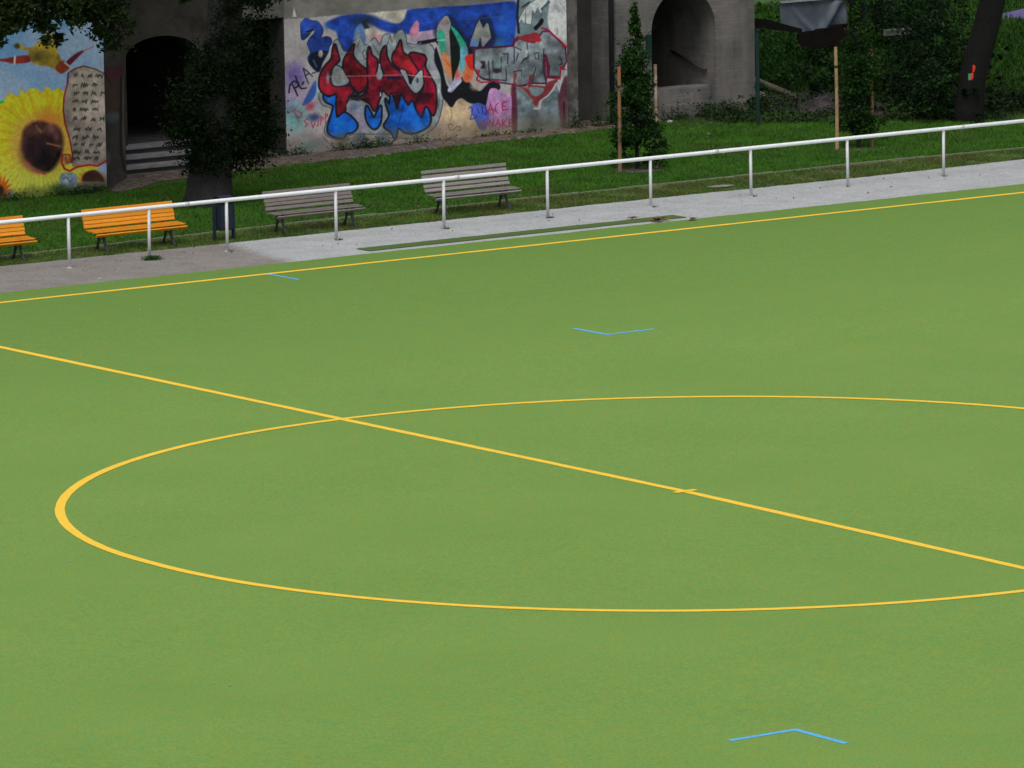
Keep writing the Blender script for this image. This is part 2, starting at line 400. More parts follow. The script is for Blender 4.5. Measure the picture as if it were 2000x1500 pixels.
def wob(seed, amp, f=1.0):
    ph = np.random.default_rng(seed).uniform(0, 6.28, 8); fr = np.array([.9, 2.3, 4.1, 7.7, 12.1, 19.3, 27.0, 41.0]) * f
    return lambda x: float(amp * (np.sin(fr * x + ph) / np.sqrt(np.arange(1, 9))).sum() / 2)
def krange(a, b, s): return list(np.arange(a, b + s / 2, s))
xs = [-60, -30, -10] + krange(0, 34, .12) + [45, 70]
e1 = wob(1, .022)
V = []; F = []
for x in xs:
    for y in (-27.5, -20, -10, 0, 10, 20, 24.5): V.append((x, y, crown(x, y)))
    ye = 25.86 + e1(x); V.append((x, ye, crown(x, ye)))
for i in range(len(xs) - 1):
    for j in range(7): F.append((i * 8 + j, (i + 1) * 8 + j, (i + 1) * 8 + j + 1, i * 8 + j + 1))
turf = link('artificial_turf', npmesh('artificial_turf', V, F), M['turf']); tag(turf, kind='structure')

def flat_poly(name, quads, mat, parent, dz=.004):
    V = []; F = []
    for q in quads:
        i = len(V)
        V += [(x, y, crown(x, y) + dz) for x, y in q]; F.append(tuple(range(i, i + 4)))
    return link(name, npmesh(name, V, F), mat, parent)
L = 24.714; LW = .073
wa, wb = wob(51, .006, .7), wob(52, .006, .7)
tx = [-50, -20] + krange(0, 34, .2) + [60]
flat_poly('touchline', [((a, L - LW + wa(a)), (b, L - LW + wa(b)), (b, L + LW + wb(b)), (a, L + LW + wb(a))) for a, b in zip(tx[:-1], tx[1:])], M['yellow'], turf)
flat_poly('halfway_line', [((-LW + wa(a), a), (LW + wb(a), a), (LW + wb(b), b), (-LW + wa(b), b)) for a, b in zip(krange(-24, 24.4, .2)[:-1], krange(-24, 24.4, .2)[1:])] + [((-LW + wa(24.4), 24.4), (LW + wb(24.4), 24.4), (LW, L - LW - .02), (-LW, L - LW - .02))], M['yellow'], turf)
N = 360; qs = []
for k in range(N):
    a, b = 2 * math.pi * k / N, 2 * math.pi * (k + 1) / N
    r0, r1 = 9.15 - LW, 9.15 + LW
    wq = lambda t, f: .002 * math.sin(17 * t + f) + .002 * math.sin(43 * t + 2 * f) + .002 * math.sin(97 * t + f)
    ra, rb, sa, sb = r1 + wq(a, 1), r1 + wq(b, 1), r0 + wq(a, 2), r0 + wq(b, 2)
    qs.append(((ra * math.cos(a), ra * math.sin(a)), (rb * math.cos(b), rb * math.sin(b)), (sb * math.cos(b), sb * math.sin(b)), (sa * math.cos(a), sa * math.sin(a))))
flat_poly('centre_circle', qs, M['yellow'], turf, .0062)
flat_poly('centre_mark', [((-.2, -.06), (.2, -.06), (.2, .06), (-.2, .06))], M['yellow'], turf, .0085)
def lmark(cx, cy, sx, sy, ln=1.0, w=.045):
    """right-angled corner of a small pitch: one arm along x, one along y"""
    def rect(x0, x1, y0, y1): return ((min(x0, x1), min(y0, y1)), (max(x0, x1), min(y0, y1)), (max(x0, x1), max(y0, y1)), (min(x0, x1), max(y0, y1)))
    return flat_poly('small_pitch_corner_mark', [rect(cx - w, cx + w, cy - sy * w, cy + sy * ln), rect(cx + sx * w, cx + sx * ln, cy - w, cy + w)], M['blue_line'], turf)
lmark(-8.84, -14.25, -1, -1); lmark(8.64, 13.98, 1, 1)
flat_poly('small_pitch_line_mark', [((8.55, 23.62), (8.62, 23.62), (8.62, L - LW - .003), (8.55, L - LW - .003))], M['blue_line'], turf)

e2 = wob(2, .03); e3 = wob(5, .035)
def pedge(x): return 29.03 + .02 * math.sin(x * .4) + (0.18 * min(1, max(0, (x - 27) / 4))) + e2(x)
path = sheet('path', [-60, -30] + krange(0, 34, .12) + [50, 80], lambda x: 25.3, pedge, lambda x, y: -.134, M['path']); tag(path, kind='structure')
def kerbc(x): return float(np.interp(x, [-20, 2, 6.78, 10.2, 14.5, 19.1, 24.6, 27, 31.4, 60], [30.1, 30.2, 30.28, 30.5, 30.65, 30.78, 30.84, 30.88, 30.75, 30.6]))
verge = sheet('grass_verge', [-60, -30] + krange(0, 34, .5) + [50, 80], lambda x: 28.6, kerbc, lambda x, y: -.140, M['rough_lawn']); tag(verge, kind='structure')
lawn = sheet('lawn', [-60, -30] + krange(0, 60, 1) + [80], kerbc, lambda x: 80, lambda x, y: GZ - .002, M['lawn']); tag(lawn, kind='structure')
dirt_a = wob(9, .05)
def dline(x): return float(np.interp(x, [8, 13, 14.5, 18.1, 22, 25.9, 28, 31], [37.2, 37.1, 38.2, 38.75, 39.2, 39.5, 39.9, 39.9])) + dirt_a(x)
dirt = sheet('soil_strip', krange(13, 29, .15), dline, lambda x: 41.6, lambda x, y: GZ + .012, M['dirt']); tag(dirt, kind='structure')

V = []; F = []; bx = krange(28.6, 42, .3); bw = wob(31, .12)
for x in bx:
    for y in (max(34.2, 38.5 - .74 * (x - 29.6)) + bw(x), 44.5): V.append((x, y, GZ + .004))
for i in range(len(bx) - 1): F.append((2 * i, 2 * i + 2, 2 * i + 3, 2 * i + 1))
bed = link('planting_bed', npmesh('planting_bed', V, F), two_noise('bed_litter', (.030, .028, .022), (.060, .052, .045), 2.5, 30, .8, c3=(.03, .05, .02), s3=1.4, bump=.6)); tag(bed, kind='structure')

# turf strip left on the path
e4, e5 = wob(21, .012), wob(22, .018)
strip = sheet('turf_offcut', krange(11.82, 19.28, .1), lambda x: 26.17 + e4(x), lambda x: 26.63 + e5(x), lambda x, y: -.122, M['turf_dark'])
tag(strip, 'long narrow strip of dull green turf lying on the pale path beside the pitch', 'turf strip')
# thicker rim so the strip has an edge
mb = MB(); mb.box(11.83, 19.27, 26.19, 26.60, -.1335, -.1225); mb.build('backing', M['turf_dark'], strip)

# edging stones between verge and lawn
ek = empty('kerb_edging', (0, 0, 0)); tag(ek, kind='structure')
mb = MB(); mb.box(-.495, .495, -.03, .03, -.10, .036, bev=.006); es0 = None
x = 3.0
while x < 33:
    y0, y1 = kerbc(x), kerbc(x + 1)
    if es0 is None: es0 = mb.build('edging_stone', M['edging'], ek); o = es0
    else: o = es0.copy(); COL.objects.link(o)
    o.location = (x + .5, (y0 + y1) / 2, GZ - .004 + random.uniform(-.012, .008)); o.rotation_euler = (0, 0, math.atan2(y1 - y0, 1) + random.uniform(-.006, .006))
    x += 1.0

# ------------------------------------------------------------------ murals (paint laid on a fine grid on the wall)
def sm(pts, n=5):
    P = np.array(pts, float); out = []
    k = len(P)
    for i in range(k):
        p0, p1, p2, p3 = P[i - 1], P[i], P[(i + 1) % k], P[(i + 2) % k]
        for t in np.arange(n) / n:
            out.append(.5 * ((2 * p1) + (-p0 + p2) * t + (2 * p0 - 5 * p1 + 4 * p2 - p3) * t * t + (-p0 + 3 * p1 - 3 * p2 + p3) * t ** 3))
    return np.array(out)

class Paint:
    """u,v: position of every grid point in the painter's sketch"""
    def __init__(s, u, v, base):
        s.u, s.v = u, v; s.c = np.tile(np.array(base, float), u.shape + (1,)).reshape(u.shape + (3,))
    def fbm(s, sc, seed, o=4):
        r = np.random.default_rng(seed); out = np.zeros(s.u.shape); amp = 1; tot = 0
        for k in range(o):
            g = r.uniform(-1, 1, (64, 64)); f = sc * 2 ** k
            a, b = s.u * f, s.v * f
            i, j = np.floor(a).astype(int), np.floor(b).astype(int); fa, fb = a - i, b - j
            fa = fa * fa * (3 - 2 * fa); fb = fb * fb * (3 - 2 * fb)
            q = lambda x, y: g[x % 64, y % 64]
            out += amp * ((q(i, j) * (1 - fa) + q(i + 1, j) * fa) * (1 - fb) + (q(i, j + 1) * (1 - fa) + q(i + 1, j + 1) * fa) * fb)
            tot += amp; amp *= .55
        return out / tot
    def _box(s, P, pad):
        x0, y0 = P.min(0) - pad; x1, y1 = P.max(0) + pad
        return (s.u >= x0) & (s.u <= x1) & (s.v >= y0) & (s.v <= y1)
    def dist(s, P, closed, mk):
        u, v = s.u[mk], s.v[mk]; d = np.full(u.shape, 1e9)
        Q = np.vstack([P, P[:1]]) if closed else P
        for a, b in zip(Q[:-1], Q[1:]):
            e = b - a; l2 = max((e * e).sum(), 1e-9)
            t = np.clip(((u - a[0]) * e[0] + (v - a[1]) * e[1]) / l2, 0, 1)
            d = np.minimum(d, np.hypot(u - a[0] - t * e[0], v - a[1] - t * e[1]))
        return d
    def inside(s, P, mk):
        u, v = s.u[mk], s.v[mk]; r = np.zeros(u.shape, bool)
        for a, b in zip(P, np.roll(P, -1, 0)):
            c = (a[1] > v) != (b[1] > v)
            with np.errstate(divide='ignore', invalid='ignore'):
                r ^= c & (u < (b[0] - a[0]) * (v - a[1]) / (b[1] - a[1] + 1e-12) + a[0])
        return r
    def put(s, mk, al, col, vary=.1, seed=0):
        n = s._n if hasattr(s, '_n') else None
        if n is None: s._n = n = s.fbm(.07, 3); s._n2 = s.fbm(.022, 8)
        k = (1 + vary * 2.2 * n[mk] + vary * 1.8 * s._n2[mk])[:, None]
        s.c[mk] = s.c[mk] * (1 - al[:, None]) + np.array(col, float) * k * al[:, None]
    def poly(s, pts, col, soft=1.0, smooth=True, line=0, lc=(17, 18, 28), vary=.12, alpha=1):
        P = sm(pts) if smooth else np.array(pts, float)
        mk = s._box(P, soft * 2 + line + 1)
        if not mk.any(): return
        d = s.dist(P, True, mk); d = np.where(s.inside(P, mk), -d, d)
        if line:
            s.put(mk, np.clip(.5 - (d - line) / 1.2, 0, 1), lc, .05)
        s.put(mk, alpha * np.clip(.5 - (d + line * .3) / (2 * soft), 0, 1), col, vary)
    def ell(s, x, y, rx, ry, col, soft=.35, alpha=1, vary=.12):
        d = np.hypot((s.u - x) / rx, (s.v - y) / ry); mk = d < 1 + soft
        if mk.any(): s.put(mk, alpha * np.clip((1 + soft - d[mk]) / (2 * soft), 0, 1), col, vary)
    def line(s, pts, wd, col, soft=.7, vary=.08, curve=False):
        P = np.array(pts, float)
        mk = s._box(P, wd + soft * 2)
        if not mk.any(): return
        s.put(mk, np.clip(.5 - (s.dist(P, False, mk) - wd / 2) / (2 * soft), 0, 1), col, vary)

def mural(name, parent, origin, direction, length, z0, z1, Hm, draw, gain, step=.0125, off=.004):
    d = np.array(direction, float); d /= np.linalg.norm(d)
    nx, nz = int(length / step) + 1, int((z1 - z0) / step) + 1
    s_, z_ = np.meshgrid(np.linspace(0, length, nx), np.linspace(z0, z1, nz))
    Hm = np.array(Hm); q = s_ * 0 + 1
    W = Hm[2, 0] * s_ + Hm[2, 1] * z_ + Hm[2, 2]
    u = (Hm[0, 0] * s_ + Hm[0, 1] * z_ + Hm[0, 2]) / W; v = (Hm[1, 0] * s_ + Hm[1, 1] * z_ + Hm[1, 2]) / W
    C = draw(u, v, s_, z_)
    nrm = np.array([d[1], -d[0]])
    relief = off + .0015 * np.random.default_rng(4).uniform(-1, 1, s_.shape)
    X = origin[0] + d[0] * s_ + nrm[0] * relief; Y = origin[1] + d[1] * s_ + nrm[1] * relief
    V = np.stack([X, Y, z_], -1).reshape(-1, 3)
    I = np.arange(nx * nz).reshape(nz, nx)
    F = np.stack([I[:-1, :-1], I[:-1, 1:], I[1:, 1:], I[1:, :-1]], -1).reshape(-1, 4)
    me = npmesh(name, V, F, True)
    at = me.color_attributes.new('paint', 'FLOAT_COLOR', 'POINT')
    lc = np.clip(lin(np.clip(C, 0, 255)) * gain, 0, .85).reshape(-1, 3)
    buf = np.ones((len(lc), 4), np.float32); buf[:, :3] = lc
    at.data.foreach_set('color', buf.ravel())
    qm = NT(name + '_paint')
    a = qm.n('ShaderNodeAttribute'); a.attribute_name = 'paint'
    n = qm.noise(38, 4, .7); n2 = qm.noise(1.3, 5, .6, vec=qm.stretch((1, 1, .45)))
    c = qm.mix(.45, a.outputs['Color'], qm.ramp(n.outputs[0], [(.3, (.8,) * 3), (.7, (1.2,) * 3)]), 'MULTIPLY')
    c = qm.mix(.5, c, qm.ramp(n2.outputs[0], [(.3, (.82,) * 3), (.7, (1.12,) * 3)]), 'MULTIPLY')
    qm.col(c); qm.b.inputs['Roughness'].default_value = .75; qm.bump(n.outputs[0], .3, .01)
    return link(name, me, qm.m, parent)

HG = [[78.838603, -2.560951, 559.743591], [-6.077406, -90.876752, 290.072451], [0.004071, -0.001104, 1.0]]
HS = [[83.997383, -2.728526, -210.654921], [-6.475079, -96.823246, 399.294281], [0.004337, -0.001176, 1.0]]
HD = [[20.755812, -2.670045, 208.955179], [-9.035323, -94.748007, 358.737797], [0.007375, -0.001151, 1.0]]

def draw_graffiti(u, v, s_, z_):
    p = Paint(u, v, (146, 141, 143))
    n = p.fbm(.03, 5); p.c *= (1 + .16 * n)[..., None]
    full = np.ones(u.shape, bool)
    GR = (118, 126, 130); GR2 = (104, 112, 118); BK = (15, 17, 24); RD = (106, 16, 32); BL = (14, 84, 186); WH = (168, 172, 176)
    # washes
    p.poly([(850, 285), (862, 215), (905, 192), (960, 240), (1012, 262), (930, 285)], (160, 140, 112), 8)
    p.ell(870, 262, 40, 22, (158, 138, 132), .6, .8)
    p.ell(576, 150, 20, 26, (98, 80, 140), .5, .9); p.ell(566, 205, 14, 22, (100, 90, 138), .6, .7); p.ell(590, 190, 26, 20, (140, 120, 150), .7, .6)
    p.ell(577, 228, 20, 27, (86, 134, 136), .6, .9); p.ell(612, 285, 24, 10, (74, 138, 156), .7, .7); p.ell(640, 275, 25, 18, (140, 125, 145), .7, .6)
    # blue ground
    B1 = (24, 52, 132)
    p.poly([(637, 45), (665, 31), (700, 26), (725, 31), (750, 40), (775, 46), (789, 37), (796, 20), (835, 12), (900, 10), (960, 5), (1008, 4), (1007, 60), (998, 92), (960, 96), (920, 90), (860, 62), (815, 66), (770, 66), (740, 56), (716, 44), (700, 60), (690, 86), (672, 112), (662, 100), (658, 66), (645, 56)], B1, 2.6, vary=.22)
    p.ell(640, 50, 8, 8, (34, 76, 140), .5, .6); p.ell(985, 60, 14, 34, (30, 80, 158), .8, .7); p.ell(972, 86, 10, 8, (56, 118, 160), .8, .8); p.ell(700, 45, 20, 14, (24, 48, 92), .7, .6); p.ell(850, 22, 60, 10, (20, 66, 150), .8, .5)
    p.ell(715, 40, 16, 9, (24, 30, 44), .8, .8); p.poly([(706, 45), (712, 42), (722, 56), (716, 62)], (30, 30, 40), 1.5)
    p.poly([(728, 22), (760, 16), (792, 15), (789, 34), (775, 43), (752, 36), (735, 30)], (158, 152, 142), 2)
    p.poly([(716, 56), (735, 58), (762, 72), (770, 78), (764, 84), (745, 80), (724, 78), (710, 66)], (158, 148, 142), 1.5)
    p.ell(738, 76, 12, 8, (156, 96, 116), .5, .7)
    p.poly([(704, 46), (712, 60), (714, 90), (700, 96), (690, 88), (692, 62)], (72, 104, 150), 2)
    # blue creature-like scrawl at the left
    p.poly([(598, 35), (608, 40), (620, 42), (629, 52), (631, 62), (627, 73), (638, 71), (646, 75), (648, 83), (643, 92), (641, 102), (634, 115), (626, 128), (622, 140), (615, 137), (604, 124), (601, 112), (606, 104), (602, 92), (600, 84), (606, 73), (614, 64), (612, 57), (602, 70), (592, 78), (588, 72), (587, 48), (592, 40)], (30, 58, 136), .9, line=.8, lc=(24, 34, 70), vary=.25)
    p.poly([(606, 106), (622, 100), (640, 100), (632, 116), (624, 140), (612, 133), (603, 120)], (14, 20, 36), 1.6)
    p.line([(612, 118), (618, 130)], 3, (52, 90, 124)); p.ell(626, 105, 4.5, 7, (148, 142, 140), .25); p.line([(614, 58), (602, 74)], 2.4, (150, 150, 148)); p.line([(600, 62), (612, 58)], 4, (20, 24, 50))
    # pale halo of the big letters
    p.poly([(632, 170), (634, 140), (640, 126), (650, 110), (651, 84), (660, 78), (670, 98), (682, 100), (690, 82), (704, 74), (712, 88), (722, 82), (732, 74), (742, 88), (748, 70), (760, 67), (766, 82), (772, 66), (784, 58), (792, 70), (796, 88), (812, 92), (830, 84), (842, 88), (850, 104), (862, 140), (866, 160), (864, 200), (856, 236), (842, 254), (812, 270), (780, 268), (760, 262), (720, 262), (690, 262), (664, 272), (640, 266), (634, 250), (648, 214), (630, 205), (622, 186)], GR, 1.2, line=1.2, lc=(44, 48, 58))
    p.poly([(612, 195), (618, 168), (628, 152), (626, 176), (619, 188)], (124, 146, 152), 1)
    p.poly([(590, 206), (602, 180), (616, 157), (617, 180), (607, 198)], (46, 72, 134), 1.3)
    # pink bar and T
    p.poly([(800, 62), (812, 42), (818, 44), (818, 62), (853, 57), (855, 76), (818, 80), (803, 82)], (142, 122, 142), 1, False)
    p.poly([(800, 62), (811, 42), (817, 44), (816, 68), (806, 70)], (158, 96, 120), 1.2)
    p.line([(818, 84), (852, 78), (858, 86)], 7, BK); p.line([(795, 84), (812, 88), (822, 84)], 3, (60, 84, 130))
    # red letter bodies
    p.poly([(654, 87), (659, 104), (662, 118), (652, 128), (646, 142), (645, 158), (652, 169), (668, 167), (687, 169), (689, 181), (679, 193), (673, 216), (659, 224), (655, 190), (634, 184), (624, 170), (625, 149), (634, 130), (647, 115), (650, 96)], RD, .8, line=2.9, vary=.32)
    p.poly([(691, 87), (689, 107), (702, 126), (716, 138), (718, 160), (711, 175), (698, 181), (688, 170), (681, 154), (671, 138), (672, 117), (681, 102)], (116, 15, 30), .8, line=2.9, vary=.32)
    p.poly([(656, 128), (668, 134), (676, 148), (682, 158), (674, 166), (655, 168), (647, 158), (649, 138)], GR, .8, line=1.8)
    p.poly([(721, 92), (726, 107), (737, 119), (735, 143), (744, 153), (750, 146), (743, 122), (745, 102), (753, 90), (755, 109), (765, 128), (783, 143), (796, 169), (809, 183), (826, 181), (830, 190), (836, 210), (832, 222), (824, 229), (813, 216), (805, 200), (796, 206), (786, 184), (781, 184), (775, 210), (768, 186), (758, 186), (748, 176), (741, 192), (732, 216), (722, 202), (706, 192), (712, 182), (719, 172), (718, 139), (718, 107)], (105, 16, 34), .8, line=2.9, vary=.32)
    p.poly([(782, 79), (786, 100), (796, 109), (812, 111), (826, 107), (831, 115), (828, 130), (815, 141), (802, 158), (796, 142), (779, 133), (767, 120), (768, 105), (776, 94)], (116, 20, 32), .8, line=2.9, vary=.32)
    p.ell(800, 120, 14, 8, (150, 40, 26), .7, .6)
    p.poly([(800, 107), (821, 106), (832, 115), (829, 128), (840, 149), (850, 170), (852, 203), (846, 225), (836, 212), (822, 228), (812, 206), (822, 186), (828, 166), (826, 149)], (112, 12, 34), .8, line=2.9, vary=.32)
    p.poly([(781, 137), (792, 138), (797, 152), (801, 163), (812, 146), (824, 136), (826, 150), (826, 167), (813, 182), (800, 172), (792, 158)], GR, .8, line=2)
    p.ell(741, 147, 6, 9, GR, .2); p.line([(741, 126), (741, 145)], 3.4, GR)
    p.line([(757, 152), (782, 153)], 5, (22, 20, 48)); p.line([(802, 145), (802, 162)], 5, BK); p.ell(815, 157, 3, 5, (50, 58, 66), .5)
    p.line([(718, 100), (717, 175)], 2.6, BK); p.line([(689, 170), (699, 182), (712, 176)], 3, BK); p.ell(694, 190, 13, 8, (22, 22, 30), .4); p.ell(826, 192, 10, 10, (38, 14, 24), .6, .8)
    p.line([(742, 181), (743, 190)], 5, BK); p.line([(743, 182), (743, 187)], 2.6, WH)
    for _l in ([(668, 84), (671, 100), (680, 96)], [(706, 62), (702, 80), (697, 92)], [(727, 84), (733, 96), (742, 110)], [(762, 70), (757, 84), (750, 98)], [(770, 66), (775, 84), (772, 100)], [(845, 92), (838, 84), (824, 88)], [(858, 130), (850, 120), (852, 108)], [(862, 170), (858, 186), (856, 210)], [(640, 140), (632, 156), (628, 172)], [(712, 96), (708, 104), (712, 116), (716, 112), (714, 98)]):
        p.line(_l, 1.3, (52, 48, 58), .8)
    for _e in ((722, 84, 9, 4, (150, 148, 150)), (700, 72, 6, 9, (140, 150, 160)), (770, 78, 4, 9, (136, 142, 130)), (848, 138, 5, 14, (140, 126, 146)), (812, 90, 12, 3, (146, 146, 150)), (858, 178, 4, 14, (146, 150, 156)), (640, 152, 3, 9, (140, 150, 152))): p.ell(*_e, .7, .7)
    p.line([(640, 150), (800, 146)], 1.2, (160, 120, 120), 1.0); p.line([(800, 147), (860, 152)], 1.4, (168, 138, 138), 1.0)
    # pale loops under the letters
    p.poly([(688, 196), (703, 203), (714, 228), (720, 250), (708, 262), (698, 238), (680, 218), (677, 204)], (126, 124, 142), 1.3); p.ell(694, 208, 8, 6, (72, 96, 122), .6, .8)
    p.poly([(744, 206), (753, 203), (758, 218), (757, 236), (750, 248), (744, 236)], (128, 136, 142), 1.2)
    # bright blue feet
    p.poly([(632, 186), (642, 190), (655, 186), (655, 205), (658, 229), (672, 220), (688, 230), (698, 245), (690, 257), (676, 261), (669, 270), (646, 264), (640, 250), (650, 215), (650, 206), (636, 198)], BL, .8, line=3.0, vary=.2)
    p.line([(655, 200), (657, 228)], 2.4, BK)
    p.poly([(716, 207), (724, 220), (730, 230), (737, 218), (744, 207), (743, 238), (732, 252), (720, 243), (714, 226)], BL, .8, line=3.0, vary=.2)
    p.poly([(764, 183), (770, 198), (775, 213), (780, 198), (784, 186), (790, 196), (797, 206), (805, 198), (812, 216), (824, 231), (832, 209), (840, 226), (839, 242), (828, 252), (812, 259), (792, 259), (778, 250), (772, 271), (764, 258), (750, 246), (760, 226), (754, 204), (753, 193), (760, 204)], (16, 84, 180), .8, line=3.0, vary=.2)
    p.line([(789, 200), (784, 222), (777, 247)], 2, (14, 34, 110)); p.ell(800, 235, 26, 16, (22, 92, 190), .6, .5)
    p.poly([(690, 268), (702, 258), (714, 264), (718, 280), (700, 288), (686, 284)], (66, 86, 116), 2.4, alpha=.8); p.poly([(734, 272), (746, 258), (758, 264), (762, 280), (744, 286)], (66, 88, 120), 2.4, alpha=.8)
    p.line([(631, 268), (640, 278), (648, 283)], 1.4, (50, 52, 66)); p.ell(668, 280, 12, 14, (52, 62, 50), .6, .7)
    # black heart of the second piece
    p.poly([(851, 92), (858, 110), (864, 130), (868, 150), (874, 168), (884, 172), (894, 160), (904, 150), (920, 164), (936, 178), (950, 166), (962, 156), (974, 162), (976, 174), (956, 190), (948, 206), (930, 204), (914, 200), (902, 192), (892, 196), (882, 210), (872, 200), (862, 184), (860, 150), (848, 118)], BK, 1.2, vary=.05)
    p.poly([(868, 84), (880, 52), (896, 60), (912, 84), (924, 96), (925, 108), (890, 112), (880, 120)], (14, 24, 34), 2)
    p.poly([(846, 62), (852, 50), (862, 36), (874, 27), (888, 38), (902, 58), (916, 74), (926, 62), (936, 34), (948, 28), (960, 40), (968, 72), (958, 94), (930, 98), (900, 98), (872, 92), (852, 78)], (14, 26, 48), 3, alpha=.75)
    # second piece: left and right strokes
    p.poly([(853, 57), (858, 46), (867, 33), (874, 32), (880, 44), (879, 60), (882, 100), (885, 150), (881, 170), (874, 158), (868, 130), (860, 104), (855, 84)], (120, 116, 116), .9)
    p.poly([(854, 62), (868, 62), (870, 108), (863, 106), (857, 86)], (40, 130, 108), 1.6); p.poly([(863, 106), (872, 104), (882, 128), (882, 148), (872, 146)], (168, 104, 66), 2); p.line([(868, 116), (880, 130)], 3, (176, 74, 44)); p.line([(854, 79), (868, 78)], 2, (130, 160, 160)); p.ell(862, 48, 6, 9, (136, 122, 134), .5, .7)
    p.poly([(879, 50), (892, 60), (905, 78), (912, 92), (914, 120), (910, 140), (904, 144), (899, 130), (898, 112), (898, 92), (890, 72)], (34, 128, 104), .9)
    p.poly([(900, 94), (912, 92), (914, 112), (910, 134), (903, 138), (899, 116)], (84, 140, 158), 1.6)
    p.poly([(878, 58), (890, 76), (898, 100), (897, 122), (888, 148), (884, 158), (881, 128), (879, 90)], (12, 18, 18), .9)
    p.poly([(874, 176), (884, 160), (896, 150), (902, 158), (894, 168), (882, 180)], (142, 142, 168), 1); p.line([(876, 176), (884, 172), (898, 160)], 2.6, (160, 176, 210)); p.ell(893, 146, 5, 9, (172, 50, 48), .5, .7)
    p.poly([(914, 112), (924, 106), (928, 116), (926, 138), (920, 158), (908, 160), (902, 148), (908, 132)], (176, 98, 66), 1.6); p.poly([(908, 112), (922, 106), (926, 128), (922, 138), (913, 128)], (196, 36, 24), 1.6); p.ell(913, 150, 6, 6, (176, 62, 46), .5, .8); p.ell(928, 168, 9, 8, (166, 150, 138), .5, .8); p.line([(935, 172), (950, 160), (970, 158)], 2, (166, 166, 190))
    # crown-like M
    p.poly([(917, 91), (922, 70), (930, 48), (936, 37), (941, 48), (944, 54), (950, 44), (954, 46), (957, 60), (960, 74), (950, 84), (944, 92), (940, 90), (938, 74), (934, 90)], (112, 116, 112), .8, False, line=1.5)
    p.poly([(917, 91), (920, 76), (934, 76), (933, 91)], (84, 112, 160), 1.2, False); p.poly([(940, 72), (957, 74), (948, 86), (943, 90)], (136, 128, 146), 1.2, False)
    # figure with pale hair (abstract)
    p.poly([(1008, 68), (1012, 30), (1012, 0), (1106, 0), (1106, 110), (1060, 110), (1010, 100)], (92, 106, 112), 1, False)
    p.poly([(1073, -6), (1108, -6), (1108, 92), (1092, 78), (1082, 70), (1072, 56), (1069, 34), (1072, 14)], (160, 162, 164), .8, False)
    p.poly([(1011, 54), (1012, 40), (1022, 20), (1036, 6), (1052, -4), (1072, -4), (1066, 8), (1059, 16), (1057, 30), (1050, 15), (1044, 28), (1040, 20), (1037, 48), (1028, 46), (1025, 40), (1024, 48), (1018, 38)], (158, 164, 164), .8, False, line=.7, lc=(40, 46, 54))
    p.line([(1026, 22), (1026, 44)], 1.2, (70, 78, 90)); p.line([(1012, -4), (1010, 30), (1013, 64)], 5, (22, 28, 36)); p.line([(1020, 14), (1034, 4)], 3, (34, 32, 36)); p.line([(1046, 55), (1055, 46), (1058, 40)], 8, (12, 14, 18)); p.line([(1058, 18), (1072, 4)], 5, (58, 74, 84))
    p.line([(1088, 55), (1088, 68)], 1.2, (70, 72, 78)); p.line([(1092, 4), (1102, 16), (1105, 22)], 1, (90, 92, 96))
    # grey block letters
    p.poly([(925, 98), (945, 93), (975, 93), (1003, 90), (1006, 82), (1014, 76), (1030, 82), (1044, 84), (1060, 62), (1072, 62), (1086, 74), (1103, 93), (1106, 118), (1100, 132), (1092, 150), (1066, 150), (1066, 162), (1036, 162), (1012, 168), (1000, 164), (972, 160), (944, 154), (934, 146), (926, 132)], GR2, 1, False, line=2.2, lc=(70, 16, 44), vary=.2)
    for _l in ([(954, 120), (956, 155)], [(962, 118), (963, 134)], [(979, 112), (978, 140)], [(992, 105), (991, 124)], [(988, 132), (989, 156)], [(1004, 92), (1004, 123)], [(1029, 84), (1031, 112)], [(1062, 95), (1060, 134), (1067, 164)], [(1073, 128), (1072, 152)], [(927, 98), (926, 132)], [(982, 105), (992, 105)], [(1006, 92), (1018, 98)], [(1008, 118), (1012, 104)], [(1018, 124), (1026, 112)], [(938, 152), (956, 155), (988, 157)], [(1003, 140), (1018, 137), (1018, 150)], [(1040, 160), (1042, 146), (1046, 133)], [(1041, 162), (1066, 164)], [(1072, 149), (1090, 150)], [(1094, 112), (1098, 124), (1092, 127)], [(1012, 168), (1028, 168)], [(1032, 112), (1022, 118)]):
        p.line(_l, 2.0, (24, 34, 44))
    p.poly([(936, 119), (947, 119), (948, 134), (938, 134), (942, 126)], (46, 26, 54), 1, False); p.ell(970, 138, 8, 5, (30, 30, 44), .4); p.ell(974, 125, 6, 5, (98, 124, 116), .4)
    p.line([(1042, 104), (1052, 103), (1051, 115), (1045, 115), (1044, 105)], 2, (40, 48, 56)); p.poly([(1027, 102), (1030, 96), (1030, 110), (1023, 112)], (150, 152, 146), .8)
    p.poly([(1061, 108), (1068, 108), (1072, 130), (1071, 150), (1066, 152), (1062, 132)], (92, 20, 48), 1); p.line([(1066, 120), (1067, 148)], 1.5, (120, 96, 110))
    p.line([(916, 92), (945, 94), (1003, 89)], 3, (66, 16, 46)); p.line([(1002, 90), (1004, 78), (1012, 72)], 4, (90, 18, 34)); p.poly([(1010, 73), (1030, 67), (1050, 64), (1056, 80), (1046, 82), (1030, 82), (1018, 78)], (116, 36, 44), 1.2); p.ell(1048, 78, 8, 3, (150, 18, 30), .5)
    p.line([(1058, 55), (1070, 58), (1082, 70), (1096, 82), (1106, 92)], 4, (130, 16, 52)); p.line([(1100, 86), (1107, 92)], 4, (170, 30, 40))
    p.line([(930, 138), (936, 138), (931, 156), (940, 161), (958, 160)], 3, (140, 24, 44)); p.line([(968, 158), (972, 160)], 5, (140, 24, 60))
